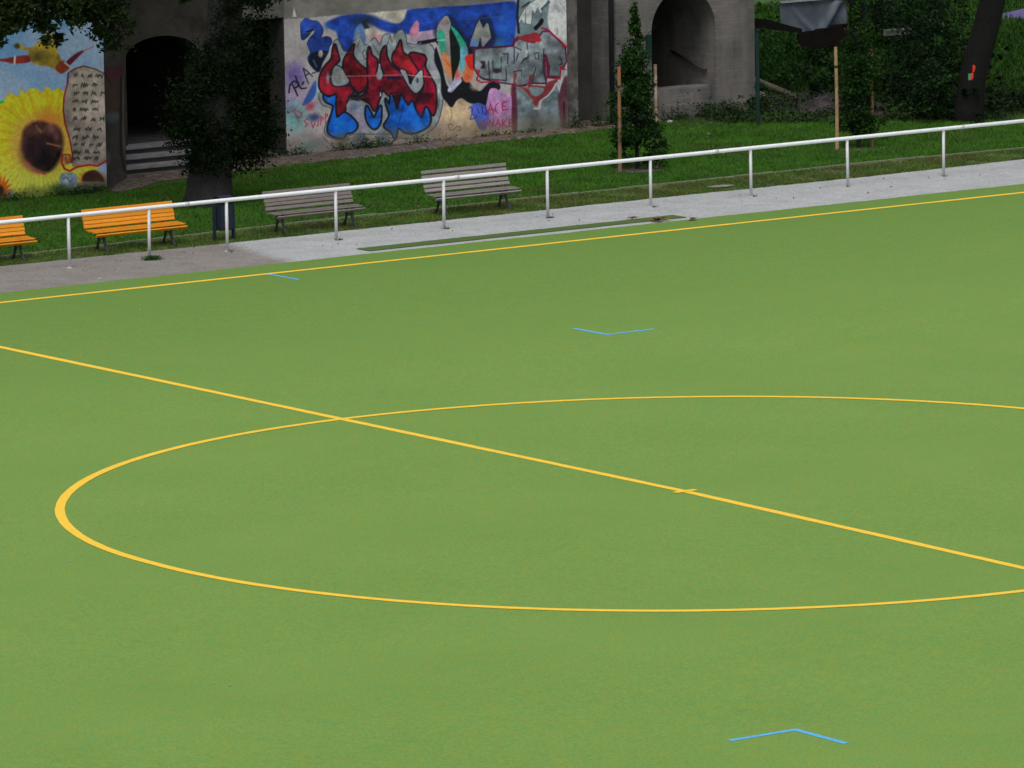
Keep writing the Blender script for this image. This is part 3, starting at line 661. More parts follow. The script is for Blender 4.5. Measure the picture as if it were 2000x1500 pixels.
    p.poly([(1003, 142), (1010, 142), (1006, 160), (1014, 168), (1030, 172), (1034, 148), (1040, 144), (1038, 166), (1064, 168), (1070, 160), (1088, 154), (1090, 160), (1074, 182), (1058, 196), (1052, 200), (1050, 208), (1043, 208), (1040, 196), (1028, 182), (1018, 172), (1002, 166)], (116, 44, 50), 1.2, False)
    p.poly([(1012, 144), (1018, 139), (1018, 150), (1026, 158), (1024, 164), (1012, 162)], GR2, 1, False)
    p.poly([(1033, 171), (1048, 170), (1063, 174), (1056, 184), (1045, 188), (1037, 183)], (104, 120, 124), 1); p.line([(1071, 152), (1094, 154), (1095, 130)], 3, (140, 18, 40)); p.line([(1095, 130), (1104, 136)], 3, (150, 20, 44))
    # right-hand lower part
    p.poly([(1002, 178), (1014, 172), (1026, 180), (1040, 198), (1043, 212), (1056, 212), (1060, 196), (1080, 178), (1088, 168), (1098, 196), (1104, 246), (1060, 262), (1006, 262)], (92, 106, 112), 1.4, vary=.2)
    p.ell(1040, 232, 22, 16, (84, 98, 108), .7, .6); p.poly([(998, 172), (1008, 172), (1010, 250), (1000, 252)], (72, 30, 46), 2); p.poly([(1090, 184), (1108, 150), (1108, 256), (1096, 250)], (78, 44, 54), 2.4); p.line([(1101, 200), (1102, 248)], 4, (30, 26, 34))
    p.line([(1086, 163), (1080, 174), (1071, 186), (1054, 198), (1054, 212), (1043, 213)], 2.6, (160, 166, 172)); p.poly([(1096, 136), (1104, 138), (1098, 158), (1092, 182), (1087, 160), (1095, 156)], (154, 160, 164), .8, False)
    # pink and blue tag ground
    p.poly([(955, 178), (962, 172), (971, 174), (978, 180), (994, 184), (999, 192), (998, 226), (992, 250), (962, 252), (948, 236), (950, 204)], (144, 106, 148), 1, vary=.16)
    p.poly([(921, 206), (932, 201), (946, 206), (955, 224), (952, 246), (944, 256), (934, 248), (926, 232), (919, 218)], (62, 82, 168), 1, vary=.16)
    T = (146, 22, 62)
    for _l in ([(915, 212), (919, 208), (923, 213), (921, 224), (918, 233), (924, 232), (931, 227)], [(932, 212), (935, 221)], [(941, 208), (943, 221), (948, 224), (950, 219), (948, 204)],
               [(953, 222), (958, 203), (964, 222)], [(955, 214), (963, 213)], [(973, 201), (968, 206), (967, 216), (973, 222)], [(991, 198), (982, 200), (981, 208), (989, 207)], [(981, 208), (981, 216), (991, 213)],
               [(950, 232), (944, 236), (950, 242), (944, 249), (939, 242)], [(955, 247), (957, 235), (963, 247), (964, 234)], [(968, 247), (972, 233), (977, 247)], [(969, 242), (976, 242)], [(982, 233), (981, 248)], [(990, 232), (982, 241), (991, 250)], [(1001, 233), (995, 234), (994, 247), (1001, 246)], [(994, 240), (1000, 240)]):
        p.line(_l, 2.0, T if _l[0][0] > 949 else (50, 30, 112), .6)
    p.line([(884, 244), (879, 240), (875, 246), (879, 254), (886, 253), (892, 247), (899, 248), (899, 255), (893, 254)], 1.6, (84, 66, 40), .6); p.line([(880, 212), (883, 225), (880, 236)], 2, (120, 106, 66), 1)
    # black and red hand tags
    for _l in ([(564, 181), (566, 166), (574, 158), (583, 162), (582, 169), (574, 172)], [(571, 166), (576, 175), (581, 187)], [(577, 149), (581, 162), (588, 173), (598, 172)], [(590, 165), (593, 160)]): p.line(_l, 3.0, (18, 18, 26))
    for _l in ([(592, 134), (597, 150), (602, 163)], [(593, 134), (602, 141), (610, 149)], [(597, 147), (604, 143)], [(610, 143), (616, 141)]): p.line(_l, 2.2, (20, 20, 28))
    for _l in ([(566, 220), (578, 213)], [(573, 216), (579, 226), (582, 237)], [(579, 217), (590, 221), (586, 230), (581, 228)], [(600, 232), (594, 236), (600, 243), (596, 248)], [(608, 238), (611, 250), (615, 240)], [(620, 247), (622, 236)], [(626, 244), (627, 228), (632, 230), (628, 236)], [(635, 240), (636, 222), (640, 224), (637, 230)]): p.line(_l, 2.0, (152, 44, 74), .6)
    p.ell(606, 208, 8, 7, (138, 30, 52), .6, .7); p.ell(613, 229, 12, 7, (48, 54, 100), .5, .8); p.ell(622, 212, 9, 6, (124, 136, 142), .5, .7)
    p.c *= (1 + .10 * p.fbm(.30, 61, 3) + .06 * p.fbm(.9, 62, 2))[..., None]
    for zz in (.45, .95, 1.45, 1.95, 2.45):                     # formwork joints showing through the paint
        jl = np.clip(1 - np.abs(z_ - zz - .006 * p.fbm(.05, 63)) / .012, 0, 1) * np.clip(.5 + 2 * p.fbm(.03, 64), 0, 1)
        p.c = p.c * (1 - .35 * jl[..., None]) + np.array([120, 110, 108.]) * .35 * jl[..., None]
    # stained foot of the wall and unpainted concrete above the piece
    foot = np.clip((.32 - z_ + .12 * p.fbm(.05, 12)) / .25, 0, 1)[..., None]
    p.c = p.c * (1 - foot * .55) + np.array([88, 82, 66]) * foot * .55
    top = np.clip((z_ + .02 * p.fbm(.12, 14) - 2.765) / .02, 0, 1)[..., None] * (u < 1008)[..., None]
    conc = np.array([98, 95, 92]) * (1 + .25 * p.fbm(.02, 15) + .12 * p.fbm(.1, 16))[..., None]
    p.c = p.c * (1 - top) + conc * top
    cone = [(571, 33), (574, 14), (579, 33)]
    p.poly(cone, (158, 160, 152), 1, False)
    return p.c

def draw_sunflower(u, v, s_, z_):
    p = Paint(u, v, (76, 112, 152))
    cl = np.clip(.5 + 1.6 * p.fbm(.012, 31), 0, 1)[..., None]
    p.c = p.c * (1 - cl * .65) + np.array([124, 132, 146]) * cl * .65
    p.poly([(-90, 190), (-20, 200), (12, 196), (16, 212), (4, 232), (-30, 262), (-90, 270)], (4, 118, 34), 1.5)
    # sunflower
    cx, cy = 80, 282
    du, dv = (u - cx) / 118.0, (v - cy) / 112.0
    r = np.hypot(du, dv); a = np.arctan2(dv, du)
    g = np.random.default_rng(5)
    pet = np.zeros(u.shape)
    for k, (f, am) in enumerate([(17, .022), (29, .02), (41, .018)]): pet += am * np.cos(f * a + g.uniform(0, 6))
    edge = 1.0 + pet + .10 * p.fbm(.06, 36)
    mk = r < edge + .03
    streak = .5 + .5 * np.cos(23 * a + 3 * r + 6 * p.fbm(.03, 33)); streak2 = .5 + .5 * np.cos(61 * a + 5 * p.fbm(.03, 34))
    yel = np.array([158, 152, 30.]); deep = np.array([150, 122, 16.]); pale = np.array([156, 160, 62.]); pink = np.array([158, 112, 62.])
    t = np.clip(streak * .7 + streak2 * .35 - .15, 0, 1)[..., None]
    c = yel * (1 - t) + deep * t
    lo = np.clip((v - 290) / 60, 0, 1)[..., None]; c = c * (1 - lo * .8) + pale * (.88 + .18 * streak2[..., None]) * lo * .8
    inn = np.clip((.62 - r) / .2, 0, 1)[..., None] * (.45 + .4 * streak2[..., None]); c = c * (1 - inn) + pink * inn
    up = (np.clip((.72 - r) / .25, 0, 1) * np.clip((255 - v) / 30, 0, 1) * np.clip((u - 60) / 30, 0, 1))[..., None]; c = c * (1 - up) + np.array([166, 92, 36.]) * up
    al = np.clip((edge - r) / .035, 0, 1)[..., None]
    p.c = p.c * (1 - al) + c * al
    p.poly([(44, 258), (58, 240), (76, 236), (96, 240), (112, 246), (122, 262), (124, 282), (118, 306), (106, 326), (92, 336), (74, 330), (54, 314), (42, 290)], (50, 28, 26), 4, vary=.5)
    p.ell(78, 298, 33, 31, (24, 15, 19), .45, vary=.3); p.ell(64, 262, 7, 12, (30, 18, 18), .6, .8); p.ell(96, 262, 8, 9, (34, 20, 20), .6, .8); p.ell(110, 268, 6, 7, (120, 72, 62), .7, .7); p.ell(102, 254, 14, 10, (92, 62, 56), .6, .6); p.ell(68, 256, 14, 8, (74, 48, 42), .6, .6); p.line([(92, 280), (118, 286)], 3, (116, 74, 54), 1.5); p.line([(70, 245), (80, 258)], 3, (100, 70, 50), 1.5)
    p.line([(50, 316), (66, 334), (88, 340)], 3, (150, 46, 62), 1.5)
    # figure
    p.poly([(62, 92), (80, 78), (97, 62), (106, 78), (112, 98), (120, 118), (128, 130), (116, 140), (96, 130), (70, 126), (56, 112), (56, 100), (40, 96), (30, 90), (34, 84), (50, 92)], (112, 94, 30), 1.5, vary=.2)
    p.ell(82, 108, 22, 13, (62, 54, 24), .5, .8); p.ell(84, 56, 8, 10, (34, 26, 20), .3); p.ell(33, 90, 6, 5, (50, 44, 26), .4)
    p.poly([(-60, 112), (0, 115), (26, 111), (54, 108), (58, 121), (26, 124), (0, 120), (-60, 124)], (92, 30, 26), 1.2); p.line([(29, 110), (28, 125)], 4, (150, 140, 138))
    p.poly([(108, 132), (122, 118), (136, 130), (128, 140), (118, 144)], (104, 42, 22), 1.2); p.poly([(130, 120), (150, 103), (166, 98), (158, 106), (142, 122), (136, 127)], (74, 20, 36), 1.1); p.line([(164, 99), (182, 91)], 3, (128, 92, 90)); p.line([(126, 122), (136, 130)], 3.4, (150, 138, 136))
    # scroll
    p.poly([(133, 145), (146, 134), (164, 128), (186, 134), (206, 143), (260, 150), (260, 320), (206, 318), (188, 322), (165, 322), (141, 326), (141, 300), (136, 272), (127, 242), (123, 215), (125, 188), (131, 165)], (118, 108, 102), 1, False, vary=.14)
    p.line([(133, 145), (131, 165), (125, 188), (123, 215), (127, 242), (136, 272), (141, 300), (140, 318)], 3.2, (112, 24, 26)); p.line([(133, 145), (132, 160)], 3, (44, 40, 62)); p.line([(133, 143), (146, 134), (164, 129), (186, 135), (210, 147)], 2.6, (72, 26, 32))
    p.line([(122, 302), (120, 318), (126, 330), (136, 334), (150, 326), (175, 322), (190, 324), (208, 314)], 4, (138, 26, 22)); p.line([(122, 302), (136, 302), (138, 316), (130, 318), (128, 308)], 3, (116, 34, 36)); p.ell(130, 312, 8, 10, (118, 66, 62), .4, .6)
    gr = np.random.default_rng(17)
    for k, y in enumerate([148, 166, 182, 198, 214, 232, 252, 268, 282, 297, 309]):
        x = 141 + gr.uniform(0, 4)
        while x < 198:
            wl = gr.uniform(8, 20); n = int(wl / 2.2); q = []
            q = [(x + i * 1.9 + gr.uniform(-.9, .9), y + gr.uniform(-1, 1) + (-1 if i % 2 else 1) * gr.uniform(.4, 4.4)) for i in range(n)]
            if len(q) > 1: p.line(q, 2.3, (36, 42, 34), .8)
            x += wl + gr.uniform(2.5, 5)
    # small things low on the wall
    p.ell(182, 350, 26, 15, (132, 62, 26), .3, .9); p.poly([(160, 352), (166, 338), (184, 332), (198, 342), (204, 356), (190, 354), (174, 356)], (46, 26, 20), 1.5)
    p.poly([(148, 358), (205, 356), (208, 376), (150, 378)], (92, 84, 74), 2); p.line([(152, 366), (168, 362), (182, 368), (202, 364)], 3, (60, 38, 34), 1.5)
    p.poly([(118, 344), (124, 338), (148, 340), (149, 362), (128, 368), (116, 358)], (112, 124, 142), 1.5, vary=.3); p.line([(122, 350), (130, 346), (136, 356), (144, 348)], 2, (60, 70, 84), 1.2)
    p.ell(120, 370, 20, 10, (30, 60, 30), .5, .8)
    for k in range(9):
        an = -1.5 + k * .38
        p.poly([(0, 372), (0 + 12 * math.cos(an - .2), 372 + 16 * math.sin(an - .2)), (25 * math.cos(an), 372 + 34 * math.sin(an)), (12 * math.cos(an + .2), 372 + 16 * math.sin(an + .2))], (178, 78, 12), 1.2)
    p.ell(-1, 374, 9, 12, (38, 20, 18), .3)
    p.c *= (1 + .10 * p.fbm(.25, 61, 3))[..., None]
    # more of the same painting further left
    p.ell(-120, 330, 46, 44, (176, 150, 20), .2); p.ell(-120, 332, 18, 18, (44, 26, 22), .2)
    foot = np.clip((.16 - z_ + .1 * p.fbm(.05, 12)) / .2, 0, 1)[..., None]
    p.c = p.c * (1 - foot * .6) + np.array([40, 52, 30]) * foot * .6
    return p.c

def draw_pier(u, v, s_, z_):
    p = Paint(u, v, (62, 58, 54)); p.c *= (1 + .3 * p.fbm(.04, 41) + .15 * p.fbm(.15, 42))[..., None]
    p.poly([(205, 143), (216, 132), (240, 128), (242, 142), (232, 156), (220, 160), (206, 152)], (74, 38, 44), 3); p.line([(204, 142), (212, 156), (218, 168)], 2.5, (54, 18, 26), 1.2)
    p.poly([(206, 170), (234, 166), (236, 216), (208, 220)], (62, 46, 38), 5, alpha=.7); p.poly([(208, 222), (232, 220), (230, 236), (210, 238)], (74, 84, 86), 3, alpha=.8)
    p.poly([(198, 300), (212, 296), (216, 312), (208, 326), (198, 324)], (100, 92, 88), 3, alpha=.8); p.line([(196, 322), (208, 314)], 3, (130, 40, 30), 1.2)
    p.line([(236, 150), (235, 250), (236, 300), (243, 334)], 4, (24, 22, 20), 1.4); p.line([(240, 150), (240, 250), (242, 300)], 2, (96, 90, 84), 1.2)
    return p.c

# ------------------------------------------------------------------ buildings
def arch_wall(mb, x0, x1, cx, half, zs, rise, ztop, y0, y1, n=18):
    """wall with an arched opening; both sides and the reveal are built"""
    arc = [(cx - half * math.cos(math.pi * k / n), zs + rise * math.sin(math.pi * k / n)) for k in range(n + 1)]
    mb.prism([(x0, GZ - .3), (cx - half, GZ - .3), (cx - half, zs), (x0, zs)], 'y', y0, y1)
    mb.prism([(cx + half, GZ - .3), (x1, GZ - .3), (x1, zs), (cx + half, zs)], 'y', y0, y1)
    bm = mb.bm
    top = [(x0, zs)] + arc + [(x1, zs)]
    # vertical slices up to ztop
    xsl = [x0] + [a[0] for a in arc] + [x1]; zsl = [zs] + [a[1] for a in arc] + [zs]
    def vt(x, y, z): return bm.verts.new((x, y, z))
    A = [[vt(x, y, z) for y in (y0, y1)] for x, z in zip(xsl, zsl)]; B = [[vt(x, y, ztop) for y in (y0, y1)] for x in xsl]
    for i in range(len(xsl) - 1):
        bm.faces.new((A[i][0], A[i + 1][0], B[i + 1][0], B[i][0])); bm.faces.new((A[i][1], B[i][1], B[i + 1][1], A[i + 1][1]))
        bm.faces.new((A[i][0], A[i][1], A[i + 1][1], A[i + 1][0])); bm.faces.new((B[i][0], B[i + 1][0], B[i + 1][1], B[i][1]))
    bm.faces.new((A[0][0], B[0][0], B[0][1], A[0][1])); bm.faces.new((A[-1][0], A[-1][1], B[-1][1], B[-1][0]))

TOP = 8.5
# left wing with the sunflower painting and the arched doorway
lb = empty('mural_building', (13, 38, GZ)); tag(lb, 'old concrete building with sunflower mural and dark arched doorway left of the graffiti', 'building')
def rel(o):  # world-space mesh under an empty at its own place
    o.matrix_parent_inverse = o.parent.matrix_basis.inverted(); return o
mb = MB(); mb.prism([(6.0, 37.75), (13.05, 37.75), (14.40, 39.20), (14.40, 40.45), (13.8, 40.45), (13.8, 39.4), (12.8, 38.35), (6.0, 38.35)], 'z', GZ - .3, TOP); rel(mb.build('wall', M['concrete_dark'], lb))
mb = MB(); arch_wall(mb, 14.402, 17.70, 16.12, .90, 2.22, .42, TOP, 40.45, 41.05); rel(mb.build('arch_wall', M['concrete_dark'], lb))
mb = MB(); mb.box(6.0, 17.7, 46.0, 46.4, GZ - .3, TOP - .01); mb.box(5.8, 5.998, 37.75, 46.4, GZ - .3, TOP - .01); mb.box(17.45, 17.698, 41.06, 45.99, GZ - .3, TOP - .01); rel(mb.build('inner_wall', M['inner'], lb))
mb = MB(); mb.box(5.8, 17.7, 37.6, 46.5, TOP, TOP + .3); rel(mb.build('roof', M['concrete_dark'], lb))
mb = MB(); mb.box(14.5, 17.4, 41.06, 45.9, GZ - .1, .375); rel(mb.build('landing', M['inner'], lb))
for k in range(3):
    y0 = 39.75 + k * .30; zt = GZ + .172 * (k + 1)
    mb = MB(); mb.box(14.45, 17.0, y0 - .05, y0 + .36, zt - .075, zt, bev=.012); rel(mb.build('step', M['step'], lb))
    mb = MB(); mb.box(14.45, 16.99, y0 + .02, 41.04, zt - .172 - .004 * k, zt - .0752 - .001 * k); rel(mb.build('riser', M['inner'], lb))  # dark colour paints in the shade under the tread nosing
rel(mural('sunflower_mural', lb, (8.0, 37.75), (1, 0), 5.045, GZ, 4.3, HS, draw_sunflower, 2.7))
rel(mural('pier_paint', lb, (13.053, 37.753), (1.35, 1.45), 1.975, GZ, 4.0, HD, draw_pier, 1.3, step=.02))

# graffiti building
gb = empty('graffiti_building', (22, 40.5, GZ)); tag(gb, 'long concrete building whose whole front wall carries blue, red and grey graffiti', 'building')
mb = MB()
mb.box(19.20, 26.58, 40.45, 41.05, GZ - .3, TOP)                      # painted wall
mb.box(17.702, 19.189, 40.45, 41.05, 2.82, TOP)                        # over the opening
rel(mb.build('wall', M['concrete'], gb))
mb = MB(); mb.box(19.172, 19.199, 40.46, 41.05, GZ - .3, 2.818); rel(mb.build('jamb_shade', M['inner'], gb))  # thin dark skin added on the wall end, shade put in by colour
mb = MB(); mb.box(18.15, 18.55, 40.7, 41.05, GZ - .3, 2.818); rel(mb.build('pillar', M['concrete_dark'], gb))
mb = MB(); mb.box(17.705, 26.9, 46.0, 46.4, GZ - .3, TOP - .01); mb.box(26.60, 26.9, 41.06, 45.99, GZ - .3, TOP - .01); rel(mb.build('inner_wall', M['inner'], gb))
mb = MB(); mb.box(17.705, 26.9, 40.3, 46.5, TOP, TOP + .3); rel(mb.build('roof', M['concrete_dark'], gb))
rel(mural('graffiti_mural', gb, (19.19, 40.45), (1, 0), 7.39, GZ, 3.3, HG, draw_graffiti, 1.75))

# masonry building at the right with the tall open arch
rb = empty('arched_building', (29.5, 40.5, GZ)); tag(rb, 'brown masonry building with a tall open round arch behind the first young tree', 'building')
mb = MB(); mb.box(26.585, 26.95, 40.56, 41.4, GZ - .3, TOP); rel(mb.build('pier', M['pier_stone'], rb))
mb = MB(); mb.box(26.951, 27.92, 41.38, 41.7, GZ - .3, TOP); rel(mb.build('recess_wall', M['inner'], rb))
mb = MB(); arch_wall(mb, 27.92, 31.76, 29.78, .89, 1.80, .93, TOP, 40.45, 42.9, 24); rel(mb.build('arch_wall', M['masonry'], rb))
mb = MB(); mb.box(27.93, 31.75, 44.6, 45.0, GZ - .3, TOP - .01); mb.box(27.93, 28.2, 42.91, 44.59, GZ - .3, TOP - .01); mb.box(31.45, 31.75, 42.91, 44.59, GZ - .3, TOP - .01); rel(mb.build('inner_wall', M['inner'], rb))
mb = MB(); mb.box(26.91, 31.95, 40.3, 45.1, TOP + .002, TOP + .3); rel(mb.build('roof', M['concrete_dark'], rb))
mb = MB(); mb.box(28.9, 30.66, 40.62, 41.1, GZ - .2, .50, bev=.03); mb.box(29.25, 30.66, 40.50, 40.61, GZ - .2, .16, bev=.02); rel(mb.build('low_wall', M['masonry'], rb))
mb = MB(); mb.tube([(30.60, 42.05, 1.17), (30.60, 40.8, .83)], .03); mb.tube([(30.60, 40.8, .83), (30.66, 40.8, .83)], .02); mb.tube([(30.60, 42.0, 1.16), (30.66, 42.0, 1.16)], .02); rel(mb.build('handrail', M['iron'], rb, smooth=True))
mb = MB(); mb.tube([(27.84, 40.52, GZ), (27.84, 40.52, TOP)], .055, 10); rel(mb.build('downpipe', M['iron'], rb, smooth=True))
mb = MB(); mb.box(28.72, 28.86, 40.38, 40.447, 1.28, 1.78, bev=.01); rel(mb.build('meter_box', M['dark_green'], rb))

# green corner post of the fence behind the lawn
mb = MB(); mb.tube([(29.99, 38.0, GZ - .2), (29.99, 38.0, 1.95)], .045, 10); mb.box(29.94, 30.04, 37.95, 38.05, 1.95, 1.98)
tag(mb.build('fence_post', M['dark_green'], smooth=False), 'thin dark green metal post at the right corner of the brown masonry building', 'post')

# ------------------------------------------------------------------ handrail along the path
rail = empty('railing', (17, 28, -.134)); tag(rail, 'long galvanised steel tube railing with slim posts along the pale path', 'railing')
RH = .845
mb = MB(); mb.tube([(-1.0, 28.0, RH), (8, 28.0, RH + .006), (17, 28.0, RH - .004), (26, 28.0, RH + .004), (36.2, 28.0, RH)], .0385, 14); rel(mb.build('top_rail', M['rail'], rail, smooth=True))
for x in (2.55, 8.9, 15.1, 21.4, 27.7, 33.5):
    mb = MB(); mb.tube([(x - .05, 28.0, RH + .002), (x + .05, 28.0, RH + .002)], .0425, 14); rel(mb.build('coupling', M['steel'], rail, smooth=True))
mb = MB(); mb.tube([(0, 0, 0), (0, 0, .95)], .031, 12); mb.tube([(0, 0, .0), (0, 0, .012)], .055, 12)
p0 = None
for x in (1.25, 3.8, 6.298, 8.055, 9.795, 12.281, 14.787, 17.265, 19.773, 22.273, 24.736, 27.225, 29.72, 32.2, 34.7):
    if p0 is None: p0 = mb.build('post', M['steel'], rail, smooth=True); o = p0
    else: o = p0.copy(); COL.objects.link(o); o.parent = rail
    o.matrix_parent_inverse = rail.matrix_basis.inverted(); o.location = (x, 28.0, -.136); o.rotation_euler = (random.uniform(-.006, .006), random.uniform(-.012, .012), 0)

# ------------------------------------------------------------------ benches
def make_bench(mat, label, frame_mat, ln=2.05, top=.76, legx=.27, drop=0.0, sw=.036):
    """front of the bench looks to -y, base at the middle between the legs"""
    t = empty('park_bench'); tag(t, label, 'bench', 'park benches along the path')
    h = ln / 2
    seat = [(-.245, .335, -42), (-.175, .382, -20), (-.085, .398, -6), (.005, .404, -3), (.095, .410, -8)]
    if mat is not M['orange']: seat = [(-.235, .345, -40), (-.145, .392, -14), (-.03, .402, -3), (.08, .406, -8)]
    n = 5; z0 = .475
    back = [(.175 + .115 * k / (n - 1) * (top - z0) / .33, z0 + (top - z0) * k / (n - 1), 64 + 2.5 * k) for k in range(n)]
    seat = [(a, b - drop, c) for a, b, c in seat]
    mb = MB(); mb.box(-h, h, -sw, sw, -.014, .014, bev=.006); sl = None
    wmesh = {}
    for lst in (seat, back):
        for (y, z, a) in lst:
            if sl is None: sl = mb.build('slat', mat, t); o = sl
            else: o = sl.copy(); COL.objects.link(o); o.parent = t
            sag = random.uniform(-.004, .004)
            o.location = (random.uniform(-.008, .008), y, z + sag); o.rotation_euler = (R(a), 0, random.uniform(-.002, .002))
    for sx in (-1, 1):
        x = sx * (h - legx)
        mb = MB()
        prof = [(-.235, .335), (-.15, .385), (.02, .385), (.14, .385), (.205, .45), (.25, .60), (.25 + .115 * (top - .6) / .33, top)]
        mb.tube([(x, a, b - .012) for a, b in prof], [.018] * 7, 6); mb.build('seat_frame', frame_mat, t)
        mb = MB(); mb.tube([(x, -.12, .40), (x, -.085, .30), (x, -.10, .20), (x, -.16, .08), (x, -.24, .0)], [.042, .036, .03, .03, .036], 8); mb.box(x - .03, x + .03, -.29, -.20, -.02, .018); mb.build('leg', frame_mat, t)
        mb = MB(); mb.tube([(x, .11, .40), (x, .075, .30), (x, .09, .2), (x, .15, .08), (x, .20, .0)], [.042, .036, .03, .03, .036], 8); mb.box(x - .03, x + .03, .17, .25, -.02, .018); mb.build('leg', frame_mat, t)
        mb = MB(); mb.tube([(x, -.09, .24), (x, .08, .24)], .014, 6); mb.build('brace', frame_mat, t)
    return t
def copy_tree(o, parent=None):
    c = o.copy(); COL.objects.link(c)
    if parent is not None: c.parent = parent; c.matrix_parent_inverse = o.matrix_parent_inverse.copy()
    for ch in list(o.children): copy_tree(ch, c)
    return c
b2 = make_bench(M['orange'], 'whole orange painted slatted bench behind the railing left of the litter bin', M['iron'], top=.755, sw=.0355)
b1 = copy_tree(b2); b1['label'] = 'orange slatted bench cut off by the left edge of the photo'
b3 = make_bench(M['grey_wood'], 'darker weathered grey wooden bench just right of the litter bin', M['iron'], top=.775, legx=.21, sw=.034)
b4 = make_bench(M['grey_wood_pale'], 'paler weathered grey wooden bench farthest right along the path', M['iron'], top=.83, legx=.27, sw=.034)
for b, (x, y, rz) in zip((b1, b2, b3, b4), ((5.40, 29.66, -.01), (8.72, 29.60, .012), (12.78, 29.52, .015), (16.68, 29.77, .004))):
    b.location = (x, y, -.128); b.rotation_euler = (0, 0, rz)

# litter bin
bn = empty('litter_bin', (10.62, 29.42, -.134)); tag(bn, 'dark navy metal litter bin on two legs between orange and grey benches', 'litter bin')
mb = MB(); mb.box(-.165, .165, -.12, .12, .20, .74, bev=.03); mb.build('body', M['bin'], bn)
mb = MB(); mb.box(-.18, .18, -.135, .135, .742, .765, bev=.008); mb.build('rim', M['bin'], bn)
mb = MB(); mb.prism([(-.12, .80), (-.10, .85), (0, .875), (.10, .85), (.12, .80), (.105, .80), (.09, .838), (0, .86), (-.09, .838), (-.105, .80)], 'x', -.15, .15)
mb.box(-.15, -.13, -.02, .02, .766, .84); mb.box(.13, .15, -.02, .02, .766, .84); mb.build('hood', M['bin'], bn)
for sx in (-1, 1):
    mb = MB(); mb.box(sx * .215 - .026, sx * .215 + .026, -.03, .03, -.05, .70, bev=.006); mb.box(sx * .18 - .02, sx * .18 + .02, -.012, .012, .55, .6); mb.build('leg', M['bin'], bn)

# ------------------------------------------------------------------ trees
def limb(mb, pts, r): mb.tube(pts, r, 10)
# 1. ivy-clad tree left of the graffiti
t1 = empty('ivy_clad_tree', (13.35, 34.3, GZ)); tag(t1, 'thick old tree with its trunk buried in dark ivy behind the litter bin', 'tree')
mb = MB(); limb(mb, [(13.30, 34.3, -.3), (13.36, 34.3, .05), (13.40, 34.3, .6), (13.52, 34.3, 1.6), (13.75, 34.3, 2.8), (13.88, 34.3, 4.2), (13.9, 34.4, 6.5)], [.62, .50, .44, .40, .37, .36, .25])
limb(mb, [(13.85, 34.3, 3.9), (12.6, 34.8, 5.2), (11.0, 35.2, 5.6), (9.8, 35.3, 5.0)], [.16, .12, .08, .03]); limb(mb, [(13.9, 34.3, 5.0), (15.2, 34.6, 6.2), (17, 35, 6.8)], [.16, .10, .05]); limb(mb, [(13.9, 34.4, 5.2), (13.2, 33.0, 6.8), (12.6, 31.5, 7.6)], [.14, .10, .05])
rel(mb.build('trunk', M['bark'], t1, smooth=True))
iv = cloud([(13.50, 34.15, 1.6, .95, .6, .85), (13.1, 34.0, 2.1, .7, .5, .5), (14.45, 34.25, 2.5, .35, .3, .35), (12.6, 34.0, 1.5, .35, .3, .5), (14.75, 34.3, 1.4, .25, .3, .4), (13.0, 34.0, .75, .4, .3, .2), (14.0, 34.1, 1.2, .72, .5, .6), (12.95, 34.05, 1.1, .6, .4, .45), (14.2, 34.3, 2.3, .6, .5, .65), (13.55, 34.0, .85, .6, .45, .35), (14.5, 34.3, 1.7, .45, .35, .5), (14.6, 34.3, 1.0, .4, .3, .35), (13.7, 34.1, 2.7, .65, .5, .5)], 21000, 16, .30)
rel(link('ivy', leaf_mesh('ivy', gaps(iv, 4.5, -1.0), .042, .2), M['ivy'], t1))
iv2 = cloud([(13.66, 34.0, 2.9, .36, .4, .5), (13.80, 34.0, 3.5, .36, .38, .6), (13.88, 34.0, 4.1, .36, .36, .4), (14.4, 34.2, 4.05, .55, .4, .28), (14.35, 34.3, 3.0, .32, .3, .5), (14.62, 34.35, 3.45, .30, .3, .45), (14.7, 34.35, 2.7, .28, .3, .45), (13.1, 34.1, 2.9, .25, .25, .35)], 6800, 18, .2)
rel(link('ivy', leaf_mesh('ivy', iv2, .036, .2), M['ivy'], t1))
hi = [(12.6, 34.0, 8.2, 4.4, 3.6, 2.4), (9.0, 34.6, 8.0, 2.8, 3.0, 2.4)]
low = [(9.3, 35.3, 4.25, .75, .5, .35), (10.0, 35.3, 4.15, .7, .5, .40), (10.8, 35.2, 4.2, .7, .5, .38), (11.5, 35.3, 4.05, .55, .5, .42), (9.35, 35.3, 3.75, .35, .3, .25), (10.05, 35.2, 3.62, .28, .25, .22), (10.32, 35.2, 3.35, .25, .25, .2), (11.85, 35.3, 3.45, .42, .3, .55), (9.6, 35.2, 3.9, .6, .3, .3), (10.4, 35.2, 3.85, .6, .3, .26), (11.1, 35.2, 3.85, .45, .3, .3), (9.1, 35.2, 3.75, .5, .3, .35), (11.3, 35.2, 3.72, .22, .2, .2), (9.0, 35.3, 3.45, .28, .25, .15), (13.2, 35.2, 4.05, .35, .3, .18), (15.3, 35.2, 3.95, .45, .35, .3), (14.8, 35.2, 4.15, .3, .3, .3), (12.4, 35.3, 4.5, .7, .5, .35)]
rel(link('crown', leaf_mesh('crown', np.concatenate([cloud(low, 11000, 18, .26), cloud(hi, 9000, 30, .10)]), .062, .35), M['crown'], t1))
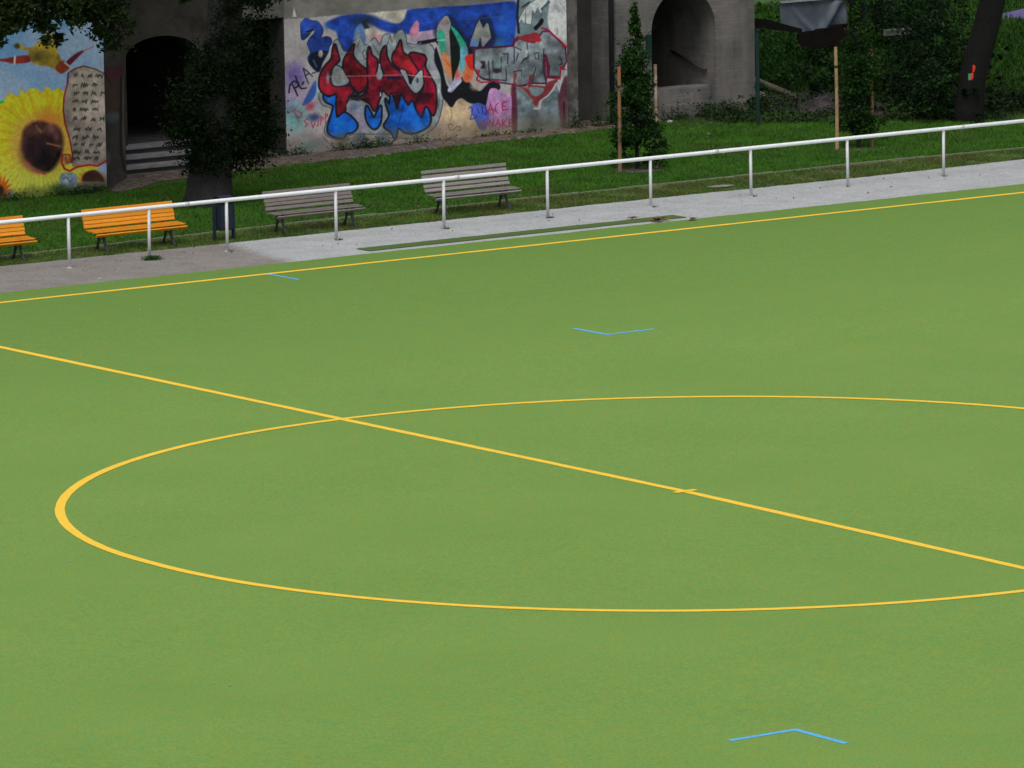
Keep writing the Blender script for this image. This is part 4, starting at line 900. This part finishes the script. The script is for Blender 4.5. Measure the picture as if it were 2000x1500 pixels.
for a, b in (((11.6, 35.3, 4.3), (12.05, 35.3, 3.45)), ((10.4, 35.2, 4.2), (10.2, 35.2, 3.3)), ((9.9, 35.3, 4.3), (9.1, 35.3, 3.5)), ((12.9, 34.9, 4.9), (13.4, 35.2, 3.95)), ((14.6, 34.7, 4.9), (15.2, 35.2, 3.9))):
    mb = MB(); mb.tube([a, b], [.025, .008], 5); rel(mb.build('twig', M['bark_dark'], t1))

# 2./3. young columnar hornbeams with stakes
def hornbeam(name, x, y, h, r, label, stakes, seed, dens):
    t = empty(name, (x, y, GZ)); tag(t, label, 'tree', 'young staked trees on the lawn')
    mb = MB(); mb.tube([(0, 0, -.1), (0, 0, .5), (.02, .01, 1.6), (0, 0, h - .5)], [.05, .04, .03, .012], 8)
    for k in range(12):
        z = .35 + k * (h - .8) / 12; a = k * 2.4; q = r * .8
        mb.tube([(0, 0, z), (math.cos(a) * q, math.sin(a) * q, z + .45)], [.012, .004], 4)
    mb.build('trunk', M['bark'], t)
    cl = []
    rr = np.random.default_rng(seed)
    for k in range(95):
        f = rr.uniform(.02, .98); z = .16 + f * (h - .16)
        ww = r * (np.interp(f, [0, .12, .45, .62, .8, 1], [.85, 1.0, .95, .75, .32, .08]))
        a = rr.uniform(0, 6.28); q = ww * rr.uniform(.1, .88)
        cl.append((math.cos(a) * q, math.sin(a) * q, z, ww * .30 + .04, ww * .30 + .04, .15))
    link('crown', leaf_mesh('crown', gaps(cloud(cl, dens, 14, .34), 9, -1.25, x), .040, .15), M['hb'], t)
    for (sx, sy, sh, mat) in stakes:
        s = empty('tree_stake', (sx, sy, GZ)); tag(s, mat[1], 'stake', 'wooden stakes beside the young trees')
        mb = MB(); mb.tube([(0, 0, -.1), (.005, 0, sh * .5), (random.uniform(-.03, .02), 0, sh)], [.042, .040, .036], 9); mb.build('pole', M[mat[0]], s)
        mb = MB(); mb.tube([(-.01, 0, sh * .80), (-.01, 0, sh * .80 + .05)], .046, 9); mb.build('strap', M['strap'], s)
hornbeam('young_hornbeam', 23.28, 33.3, 3.45, .60, 'slim young columnar tree between two stakes in front of the masonry arch', [(22.74, 33.16, 2.20, ('stake_red', 'reddish brown wooden stake left of the young tree before the arch')), (23.70, 33.2, 2.17, ('stake_pale', 'pale patchy wooden stake right of the young tree before the arch'))], 3, 15000)
hornbeam('young_hornbeam', 28.98, 33.1, 3.45, .44, 'slim young columnar tree right of the light wooden stake, before the tarpaulin', [(28.48, 33.2, 2.20, ('stake', 'light yellowish wooden stake in front of the dark awning')), (29.34, 33.1, 2.1, ('stake_red', 'thin brownish stake half hidden right of the second young tree'))], 4, 11000)
for (x, y) in ((23.25, 33.2), (28.95, 33.05)):
    n = 28; V = [(x, y, GZ + .012)]; ph = random.random()
    for k in range(n): rr_ = .62 + .08 * math.sin(3 * k + ph) + random.uniform(-.04, .04); V.append((x + rr_ * math.cos(2 * math.pi * k / n), y + rr_ * .8 * math.sin(2 * math.pi * k / n), GZ + .004))
    tag(link('tree_pit', npmesh('tree_pit', V, [(0, 1 + k, 1 + (k + 1) % n) for k in range(n)]), M['dirt']), kind='structure')

# 4. leaning dark tree at the right edge
t4 = empty('leaning_tree', (34.0, 35.6, GZ)); tag(t4, 'dark leaning tree with a thick trunk near the right edge of the photo', 'tree')
mb = MB(); limb(mb, [(33.95, 35.6, -.3), (34.02, 35.6, .1), (34.12, 35.6, .8), (34.58, 35.6, 2.1), (35.2, 35.7, 3.8), (36.2, 35.8, 6)], [.44, .34, .31, .30, .27, .2]); limb(mb, [(35.2, 35.6, 3.0), (33.8, 35.4, 4.2), (32.8, 35.4, 4.9)], [.14, .1, .05])
rel(mb.build('trunk', M['bark_dark'], t4, smooth=True))
rel(link('crown', leaf_mesh('crown', cloud([(35.6, 36.0, 6.6, 4.0, 3.6, 1.7), (32.6, 36.6, 6.4, 2.4, 2.6, 1.5), (33.0, 36.2, 2.4, .8, .6, .7), (34.1, 36.1, 1.0, .5, .4, .6), (34.62, 35.6, 1.1, .16, .2, .35), (33.6, 35.8, .35, .4, .3, .45), (34.0, 35.1, .1, .5, .3, .28), (34.5, 35.2, .35, .35, .25, .4), (34.0, 35.2, .45, .3, .25, .3), (34.75, 35.4, 1.3, .2, .2, .3)], 15000, 22, .13), .06, .3), M['shrub_dark'], t4))

t5 = empty('background_tree', (38.6, 46.8, GZ)); tag(t5, 'shady tree standing farther back behind the canopy, its boughs over the shrubs', 'tree')
mb = MB(); limb(mb, [(38.6, 46.8, -.3), (38.6, 46.8, 1.5), (38.7, 46.8, 5)], [.3, .24, .16]); rel(mb.build('trunk', M['bark_dark'], t5, smooth=True))
rel(link('crown', leaf_mesh('crown', cloud([(38.4, 46.2, 5.6, 4.6, 3.6, 1.7), (36.4, 43.0, 5.4, 2.8, 2.2, 1.1), (41.5, 46.5, 5.2, 2.6, 2.4, 1.5)], 11000, 26, .10), .085, .4), M['shrub_dark'], t5))
# shrubs
def shrub(label, clumps, n, mat='shrub', size=.05, name='shrub', sub=.2, trunk=True):
    c0 = clumps[0]
    t = empty(name, (c0[0], c0[1], GZ)); tag(t, label, 'shrub', 'shrubs behind the lawn')
    C = cloud(clumps, int(n * .72), 30, sub * .75); C = gaps(C[C[:, 2] > GZ + .01], 3.6, -.5, c0[0])
    rel(link('foliage', leaf_mesh('foliage', C, size, .25), M[mat], t))
    if mat in ('shrub', 'shrub_dark') and n > 2500:
        pick = [clumps[i] for i in range(len(clumps))]
        sm_ = [(c[0] + rng.uniform(-.7, .7) * c[3], c[1] - .85 * c[4], c[2] + rng.uniform(-.2, .9) * c[5], .22 * c[3], .15, .2 * c[5]) for c in pick for _ in range(2)]
        tag(rel(link('young_shoots', leaf_mesh('young_shoots', cloud(sm_, n // 14, 12, .4), size * 1.1, .4), M['shrub' if mat == 'shrub_dark' else 'shrub_light2'], t)), kind='stuff')
    mb = MB()
    for k, c in enumerate(clumps[:5]): mb.tube([(c0[0] + .05 * k, c0[1], GZ - .1), ((c0[0] + c[0]) / 2, c[1], c[2] * .5), (c[0], c[1], c[2])], [.03, .022, .01], 5)
    rel(mb.build('stem', M['bark_dark'], t))
    return t
shrub('bright green leafy shrub beside the corner of the masonry building', [(34.3, 43.2, .55, .9, .7, .55), (35.4, 43.0, .35, .8, .6, .4), (33.6, 43.4, .9, .5, .5, .5), (36.2, 43.4, .5, .7, .6, .5)], 5200)
shrub('low dark shrub under the awning in the middle of the planting', [(34.6, 41.2, .25, .8, .6, .35), (35.4, 41.0, .15, .6, .5, .3)], 2600, 'shrub_dark')
shrub('mid green shrub behind the light wooden stake', [(36.4, 41.6, .45, .8, .6, .6), (37.2, 41.2, .7, .7, .6, .6), (36.0, 41.2, .1, .7, .5, .3)], 4200, 'shrub')
shrub('large dark shrub right of the second young tree', [(34.4, 38.2, .6, .75, .6, .8), (35.0, 38.4, 1.3, .7, .6, .6), (33.7, 37.6, .15, .7, .5, .35)], 5200, 'shrub_dark')
shrub('very dark dense shrub pressed against the leaning trunk', [(33.5, 36.1, .5, .62, .5, .65), (34.0, 36.9, 1.1, .6, .5, .6), (33.2, 36.0, .1, .5, .4, .25), (34.5, 36.9, .5, .5, .4, .5)], 5200, 'shrub_dark', .045)
shrub('tall dark bush behind the large shrub, reaching the top of the photo', [(37.6, 42.0, 1.2, 1.0, .8, .9), (38.5, 41.6, .8, .8, .7, .8), (37.0, 40.4, 1.3, .8, .7, .7)], 5000, 'shrub_dark')
shrub('pale yellow green leafy branch bush left of the leaning trunk', [(36.2, 38.2, 1.55, .25, .3, .4), (36.3, 38.2, .95, .22, .3, .3), (36.0, 38.3, .5, .2, .3, .25)], 420, 'shrub_light', .06)
shrub('green shrub growing above the awning at the back', [(41.2, 50.0, .9, 1.6, 1.0, 1.1), (43.0, 50.5, .8, 1.4, 1.0, 1.0), (39.5, 49.6, .6, 1.2, 1.0, .9)], 5200, 'shrub', .07)
shrub('light green bush between the masonry building and the tarpaulin', [(34.2, 44.6, 2.1, .45, .4, .5), (34.6, 44.7, 1.7, .4, .35, .3)], 900, 'shrub_light', .055)
shrub('wide low hedge-like shrub at the foot of the leaning trunk', [(35.2, 36.6, .0, .9, .6, .3), (36.4, 36.8, .0, .9, .6, .25), (37.4, 37.2, .0, .8, .6, .25)], 3600, 'shrub_dark')
shrub('leafy green plants at the lawn edge below the second young tree', [(32.9, 37.2, .0, .5, .4, .2), (33.5, 36.4, .0, .5, .4, .25)], 1300, 'shrub')
shrub('distant green thicket behind the right hand shrubs', [(42.2, 48.6, 1.0, 1.5, 1.2, 1.4), (40.4, 45.8, 1.1, 1.2, 1.0, 1.1), (39.0, 43.8, 1.0, .9, .8, 1.0)], 6000, 'shrub_dark', .065)
shrub('weedy bush at the foot of the masonry wall by the green post', [(31.2, 39.8, .05, .55, .35, .25), (30.4, 40.0, .0, .4, .3, .22), (31.9, 40.4, .2, .35, .3, .3)], 1500, 'weed', .035)

# canopy with tarpaulin
cn = empty('garden_canopy', (35.5, 43.0, GZ)); tag(cn, 'low dark canopy with a crumpled grey blue tarpaulin over it behind the shrubs', 'canopy')
def tarp_mat():
    q = NT('grey_blue_tarpaulin'); n = q.noise(2.2, 4, .5, dist=.5); n2 = q.noise(60, 3, .6)
    c = q.mix(q.ramp(n.outputs[0], [(.35, (0,) * 3), (.68, (1,) * 3)]), (.075, .095, .125), (.14, .17, .20))
    q.col(c); q.b.inputs['Roughness'].default_value = .45; q.bump(n2.outputs[0], .2, .01); return q.m
nx, nz = 40, 24; V = []; F = []
for j in range(nz + 1):
    for i in range(nx + 1):
        a, b = i / nx, j / nz
        x = 34.38 + a * 1.90; zb = np.interp(a, [0, .14, .28, .6, 1], [1.44, 1.34, 1.22, 1.27, 1.36]); z = zb + (1.98 - .10 * a - zb) * b
        fold = .04 * math.sin(7 * a + 3 * b) * (1 - b) + .14 * math.exp(-((a - .78 - .22 * (b - .5)) / .06) ** 2) + .12 * math.exp(-((a - .95) / .05) ** 2) + .10 * math.exp(-((a - .18 - .35 * (.8 - b)) / .05) ** 2) * (1 - b)
        V.append((x, 42.95 + .03 * b - fold, z))
for j in range(nz):
    for i in range(nx): k = j * (nx + 1) + i; F.append((k, k + 1, k + nx + 2, k + nx + 1))
rel(link('tarpaulin', npmesh('tarpaulin', V, F, True), tarp_mat(), cn))
mb = MB(); mb.box(34.38, 36.28, 42.90, 42.99, 1.93, 1.97); rel(mb.build('hem', M['white_cloth'], cn))
mb = MB(); mb.prism([(34.86, .93), (34.90, 1.18), (35.6, 1.25), (36.28, 1.34), (36.32, .84), (35.9, .86), (35.4, .82)], 'y', 42.90, 43.0); rel(mb.build('awning', M['awning'], cn))
mb = MB(); mb.prism([(33.0, 1.52), (33.0, 1.74), (34.0, 1.58), (34.98, 1.30), (34.98, 1.20)], 'y', 42.9, 43.0); mb.tube([(35.05, 43.05, 1.2), (36.4, 43.05, 1.32)], .03, 6); rel(mb.build('beam', M['beam'], cn))
mb = MB(); mb.box(36.68, 37.1, 43.3, 43.34, GZ, 2.6); rel(mb.build('back_panel', M['beam'], cn))
for (x, y) in ((34.5, 44.4), (36.2, 44.4), (33.3, 43.1), (37.2, 43.4)):
    mb = MB(); mb.tube([(x, y, GZ - .1), (x, y, 1.9)], .035, 7); rel(mb.build('post', M['dark_green'], cn))
mb = MB(); mb.box(37.2, 38.1, 42.6, 42.7, 1.10, 1.14); mb.box(37.2, 38.1, 42.62, 42.7, 1.00, 1.097)
tag(mb.build('bench_board', M['rubble']), 'thin pale board showing through dark leaves right of the canopy', 'board')

# small items on the right
rg = empty('red_object', (33.72, 35.12, GZ)); rg.scale = (.65, .65, .72); rg.location.z = .20; tag(rg, 'small bright red plastic thing with a pale green side left of the leaning trunk', 'plastic item')
mb = MB(); mb.tube([(0.06, 0, 1.10), (.09, 0, 1.2), (.09, 0, 1.27), (.05, 0, 1.30)], [.03, .05, .05, .02], 8); mb.tube([(-.02, 0, .86), (0, 0, .93), (.01, 0, 1.04), (.04, 0, 1.10)], [.035, .055, .05, .025], 8); mb.build('bag', M['red'], rg)
mb = MB(); mb.box(-.15, -.06, -.02, .03, .86, 1.06, bev=.01); mb.build('flap', M['mint'], rg)
mb = MB(); mb.tube([(0, .02, -.1), (.03, .02, 1.15)], .012, 5); mb.build('stick', M['bark_dark'], rg)
V = []; F = []
for j in range(13):
    for i in range(17):
        a, b = i / 16 * 2 - 1, j / 12 * 2 - 1; V.append((a * 1.9, b * 1.5, .42 * max(0, 1 - a * a) * max(0, 1 - b * b) + .02 * math.sin(9 * a + 5 * b)))
for j in range(12):
    for i in range(16): k = j * 17 + i; F.append((k, k + 1, k + 18, k + 17))
vc = link('ground_cloth', npmesh('ground_cloth', V, F, True), M['violet'], loc=(50.95, 52.3, GZ)); tag(vc, 'violet sheet with a pale hem spread on the lawn at the upper right corner', 'sheet')
mb = MB(); mb.tube([(-1.7, -1.0, .03), (-1.0, -1.14, .03), (0, -1.2, .03), (1.2, -1.12, .03)], .05, 6); mb.build('hem', M['white_cloth'], vc)
mb = MB(); mb.tube([(32.2, 42.3, .62), (33.0, 42.0, .30), (33.6, 41.3, -.06)], [.07, .08, .07], 8); tag(mb.build('fallen_log', M['log'], smooth=True), 'pale barkless log leaning in the weeds by the green post', 'log')
def lump(name, x, y, z, r, mat, label, cat, seed, k=1):
    bm = bmesh.new(); bmesh.ops.create_icosphere(bm, subdivisions=3, radius=1)
    g_ = np.random.default_rng(seed)
    ph = g_.uniform(0, 6, 6)
    for v in bm.verts:
        q = 1 + .16 * math.sin(3 * v.co.x + ph[0]) * math.cos(4 * v.co.y + ph[1]) + .1 * math.sin(8 * v.co.z + 5 * v.co.x + ph[2]) + .05 * math.sin(17 * v.co.y + 11 * v.co.x + ph[3])
        v.co *= q; v.co = Vector((v.co.x * r[0], v.co.y * r[1], v.co.z * r[2]))
    me = bpy.data.meshes.new(name); bm.to_mesh(me); bm.free()
    return tag(link(name, me, mat, loc=(x, y, z)), label, cat)
lump('rubble_block', 32.75, 41.6, .02, (.17, .14, .10), M['rubble'], 'larger pale lump of rubble lying behind the green post', 'rubble', 1)
lump('rubble_block', 32.5, 41.1, -.08, (.12, .12, .07), M['rubble'], 'smaller flat pale stone below the lump of rubble', 'rubble', 2)
def heap(name, x, y, rx, ry, h, label, cat, mat, n, sz, tw=True):
    t = empty(name, (x, y, GZ)); tag(t, label, cat)
    V = [(0, 0, h)]; F = []
    ring = 24; rows = 6
    for j in range(1, rows + 1):
        f = j / rows
        for i in range(ring):
            a = 2 * math.pi * i / ring; q = f * (1 + .12 * math.sin(3 * a + x) + random.uniform(-.05, .05))
            V.append((rx * q * math.cos(a), ry * q * math.sin(a), h * (1 - f ** 1.6) * random.uniform(.85, 1.1) - .02 * (j == rows)))
    for i in range(ring): F.append((0, 1 + i, 1 + (i + 1) % ring, 1 + (i + 1) % ring))
    F = [f[:3] for f in F]
    for j in range(rows - 1):
        for i in range(ring):
            a, b = 1 + j * ring + i, 1 + j * ring + (i + 1) % ring; F += [(a, a + ring, b + ring), (a, b + ring, b)]
    link('mound', npmesh('mound', V, F, True), mat, t)
    mb = MB()
    for k in range(n):
        a = random.uniform(0, 6.28); q = math.sqrt(random.random()); px, py = rx * q * math.cos(a), ry * q * math.sin(a); z = h * (1 - q ** 1.6)
        d = random.uniform(0, 6.28); l = random.uniform(.1, .35)
        mb.tube([(px, py, z), (px + l * math.cos(d), py + l * math.sin(d), z + random.uniform(-.03, .12))], [sz, sz * .4], 4)
    mb.build('twig', mat, t)
heap('brush_heap', 32.9, 39.3, .85, .45, .34, 'grey heap of dead brushwood at the lawn edge left of the light stake', 'brush heap', M['brush'], 160, .010)
heap('leaf_heap', 33.0, 37.55, .45, .35, .30, 'brown mound of dead leaves right of the second young tree', 'leaf heap', M['brown_heap'], 60, .008)

# ------------------------------------------------------------------ grass and weeds
def scatter(n, x0, x1, y0, y1):
    return np.stack([rng.uniform(x0, x1, n), rng.uniform(y0, y1, n)], 1)
P = scatter(210000, 4, 36, 30.2, 41.5)
kc = np.array([kerbc(v) for v in np.arange(0, 60, .1)]); dl = np.array([dline(v) if v > 14 else 40.4 for v in np.arange(0, 60, .1)])
ix = (P[:, 0] * 10).astype(int)
left_wall = (P[:, 0] < 13.05) & (P[:, 1] > 37.7)
right_far = P[:, 0] > 29
keep = (P[:, 1] > kc[ix] + .05) & ((P[:, 1] < dl[ix] + rng.normal(size=len(P)) * .06) | (right_far & (P[:, 1] < 38.6 - .74 * (P[:, 0] - 29.6) + .25 * np.sin(P[:, 0] * 2.3)) | ((P[:, 0] > 35.2) & (P[:, 1] < 36.2)))) & ~left_wall & (np.hypot(P[:, 0] - 23.25, P[:, 1] - 33.2) > .5)
keep &= ~((P[:, 0] > 13.05) & (P[:, 0] < 18.1) & (P[:, 1] > 37.3 + (P[:, 0] - 13.05) * .35))
P = P[keep]
lg = link('lawn_grass', blades('lawn_grass', np.column_stack([P, np.full(len(P), GZ - .002)]), .06, .009, .7), M['grass']); tag(lg, kind='stuff')
P = scatter(70000, 3, 33, 28.98, 30.95); ix = (P[:, 0] * 10).astype(int)
pe = np.array([pedge(v) for v in np.arange(0, 60, .1)])
cl = np.sin(P[:, 0] * 2.1) * np.cos(P[:, 1] * 3.3 + P[:, 0]) + .6 * np.sin(P[:, 0] * 5.7 + 1) + rng.normal(size=len(P)) * .5
keep = (P[:, 1] < kc[ix] - .13) & (P[:, 1] > pe[ix] + .0) & (cl > -.9)
P = P[keep]
vg = link('verge_grass', blades('verge_grass', np.column_stack([P, np.full(len(P), GZ)]), .05, .009, .8), M['grass_rough']); tag(vg, kind='stuff')
# unmown grass far right
P = scatter(90000, 31.9, 56, 37, 60); P = P[((P[:, 1] > 42.6) & (P[:, 1] > P[:, 0] * 1.1 + 4)) | (P[:, 0] > 35.2) & (P[:, 1] > 38.5) | (P[:, 0] > 38)]
fg = link('far_grass', blades('far_grass', np.column_stack([P, np.full(len(P), GZ)]), .13, .03, .6), M['grass_far']); tag(fg, kind='stuff')
# weeds along wall feet
W = []
def wl(x0, y0, x1, y1, n, sp, h):
    t = rng.uniform(0, 1, n); k = (np.sin(t * 23 + x0) + np.sin(t * 9 + y0) + 1.4) > rng.uniform(0, 2, n)
    t = t[k]; n = len(t)
    W.append(np.stack([x0 + (x1 - x0) * t + rng.normal(size=n) * .03, y0 + (y1 - y0) * t - np.abs(rng.normal(size=n)) * sp, GZ + np.abs(rng.normal(size=n)) * h], 1))
wl(8, 37.7, 13.05, 37.7, 1700, .12, .07); wl(19.2, 40.4, 23, 40.4, 900, .12, .08); wl(22.5, 40.4, 26.6, 40.4, 500, .08, .05)
wl(26.6, 40.45, 28.9, 40.4, 2200, .22, .20); wl(28.9, 40.3, 31.8, 40.4, 2600, .25, .13); wl(17.7, 40.3, 19.2, 40.4, 400, .15, .12)
wl(20.6, 40.3, 21.6, 40.4, 300, .1, .14)
wd_ = np.concatenate(W); wd_ = np.concatenate([wd_, wd_ + rng.normal(size=wd_.shape) * .03]); wd_ = wd_[wd_[:, 1] < 40.44]; wd_[:, 2] = np.maximum(wd_[:, 2], GZ + .01)
tag(link('wall_weeds', leaf_mesh('wall_weeds', wd_, .024, .3), M['weed']), kind='stuff')
# undergrowth on the planting bed
n = 16000; x = rng.uniform(29.6, 38, n); y0_ = np.maximum(35.0, 38.7 - .74 * (x - 29.6)); y = y0_ + rng.uniform(0, 1, n) ** 1.3 * 5.5
kk = (np.sin(x * 2.7 + y) + np.sin(y * 3.1 - x * 1.7) + rng.normal(size=n) * .5) > -.2
kk &= ~((np.abs(x - 32.9) < .8) & (np.abs(y - 39.3) < .5)) & ~((x < 31.9) & (y > 40.3))
x, y = x[kk], y[kk]
tag(link('undergrowth', leaf_mesh('undergrowth', np.stack([x, y, GZ + .02 + np.abs(rng.normal(size=len(x))) * .10 * (1.2 + np.sin(x * 3) * np.cos(y * 2.2))], 1), .045, .35), M['undergrowth']), kind='stuff')
# fallen leaves
q1 = scatter(260, 5, 33, 29.1, 30.6); q2 = scatter(420, 9, 20, 30.8, 38.6); q3 = np.column_stack([rng.uniform(14.5, 28, 500), np.zeros(500)]); q3[:, 1] = np.array([dline(v) for v in q3[:, 0]]) + rng.uniform(-.15, .9, 500); q4 = scatter(60, 4, 30, 26.7, 28.9)
q = np.concatenate([q1, q2[(q2[:, 0] > 13.3) | (q2[:, 1] < 37.4)], q3[q3[:, 1] < 40.4], q4])
tag(link('fallen_leaves', leaf_mesh('fallen_leaves', np.column_stack([q, np.full(len(q), GZ + .035)]), .026, .9, .3), M['brown_leaf']), kind='stuff')
# tufts round post feet
spots = [(8.08, 27.93, .16, 260, 'thick green weed tuft around the post in front of the orange bench'), (12.30, 27.95, .10, 60, 'thin dry weed tuft at the post before the darker grey bench'), (14.80, 27.95, .11, 70, 'flat weed tuft at the post before the paler grey bench'), (17.27, 27.95, .09, 90, 'small green weed tuft at the first post right of the grey benches'), (19.8, 27.93, .08, 24, 'sparse weed tuft at the post below the first young tree'), (22.3, 27.95, .08, 22, 'sparse weed tuft at the post right of the flat stone'), (24.70, 27.95, .08, 22, 'sparse weed tuft at the post below the second young tree'), (27.2, 27.95, .10, 22, 'sparse weed tuft at the post nearest the right edge'), (9.83, 27.95, .10, 30, 'thin weed tuft at the post in front of the litter bin')]
for (x, y, r, n, lab) in spots:
    q = rng.normal(size=(n if n < 100 else n * 2, 3)) * np.array([r * .42, r * .30, 0])
    o = link('weed_tuft', blades('weed_tuft', q, .028 if n < 100 else .075, .012, 1.1), M['weed_light'], loc=(x, y, -.134)); tag(o, lab, 'weed', 'weeds at the railing posts')

# dead leaves, stones, litter
def dead_leaf(x, y, sc, lab, n=5):
    V = []; F = []
    for k in range(n):
        a = random.uniform(0, 6.28); cx, cy = random.uniform(-.1, .1) * sc, random.uniform(-.06, .06) * sc; r = .07 * sc
        i = len(V)
        for j, (u, v, z) in enumerate([(-1, 0, .1), (-.3, .5, .5), (.5, .4, .2), (1, 0, .6), (.4, -.5, .3), (-.4, -.4, .1)]):
            V.append((cx + r * (u * math.cos(a) - v * math.sin(a)), cy + r * (u * math.sin(a) + v * math.cos(a)), .05 * sc * z + .006 * k))
        F += [(i, i + 1, i + 2, i + 3), (i, i + 3, i + 4, i + 5)]
    tag(link('dead_leaf', npmesh('dead_leaf', V, F), M['brown_leaf'], loc=(x, y, -.118)), lab, 'dead leaves', 'dead leaves at the path edge')
dead_leaf(18.33, 26.66, 1.0, 'reddish dead leaves lying behind the end of the turf strip'); dead_leaf(18.58, 26.06, 1.5, 'largest clump of brown dead leaves on the front edge of the turf strip', 8); dead_leaf(19.05, 25.72, 1.2, 'brown dead leaves farthest right, on the pitch edge past the strip')
dead_leaf(10.12, 28.95, .7, 'small reddish dead leaf at the foot of the litter bin', 2); dead_leaf(9.0, 28.35, .5, 'tiny dark dead leaf on the brown path below the orange bench', 2)
V = [(0, 0, .03)] + [(.32 * math.cos(a) * (1 + .1 * math.sin(3 * a)), .16 * math.sin(a), .012) for a in np.arange(14) / 14 * 6.283]
tag(link('flat_stone', npmesh('flat_stone', V, [(0, 1 + k, 1 + (k + 1) % 14) for k in range(14)]), M['path'], loc=(22.72, 29.62, GZ + .02)), 'flat pale grey stone in the verge at the path edge', 'stone')
for (x, y, r, lab) in ((28.14, 37.33, .035, 'white scrap of litter on the lawn right of the first young tree'), (26.2, 34.2, .03, 'tiny white scrap on the lawn near the railing'), (28.9, 39.8, .07, 'pale grey stone in the grass below the arch'), (5.9, 26.27, .035, 'white scrap on the brown path at the far left'), (4.23, 22.12, .018, 'lone white speck on the turf below the touchline at the far left'), (-9.97, .89, .014, 'lone white speck on the turf just outside the circle at the left'), (-12.91, -7.51, .012, 'left one of two tiny specks on the turf below the circle'), (-12.82, -7.75, .016, 'right and brighter one of two tiny specks on the turf below the circle')):
    lump('litter_scrap', x, y, (GZ if y > 26 else crown(x, y)) + .015, (r, r * .8, r * .6), M['white_cloth'], lab, 'litter', int(abs(x) * 10))
for k in range(26):
    x = random.uniform(19.4, 28.5); y = dline(x) + random.uniform(-.05, .12)
    if k == 0: st0 = lump('border_stone', x, y, GZ + .01, (.09, .06, .035), M['rubble'], None, None, 5); st0.parent = dirt
    else:
        o = st0.copy(); COL.objects.link(o); o.location = (x, y, GZ + .005); o.rotation_euler = (0, 0, random.uniform(0, 6)); s = random.uniform(.4, 1.1); o.scale = (s, s, s)
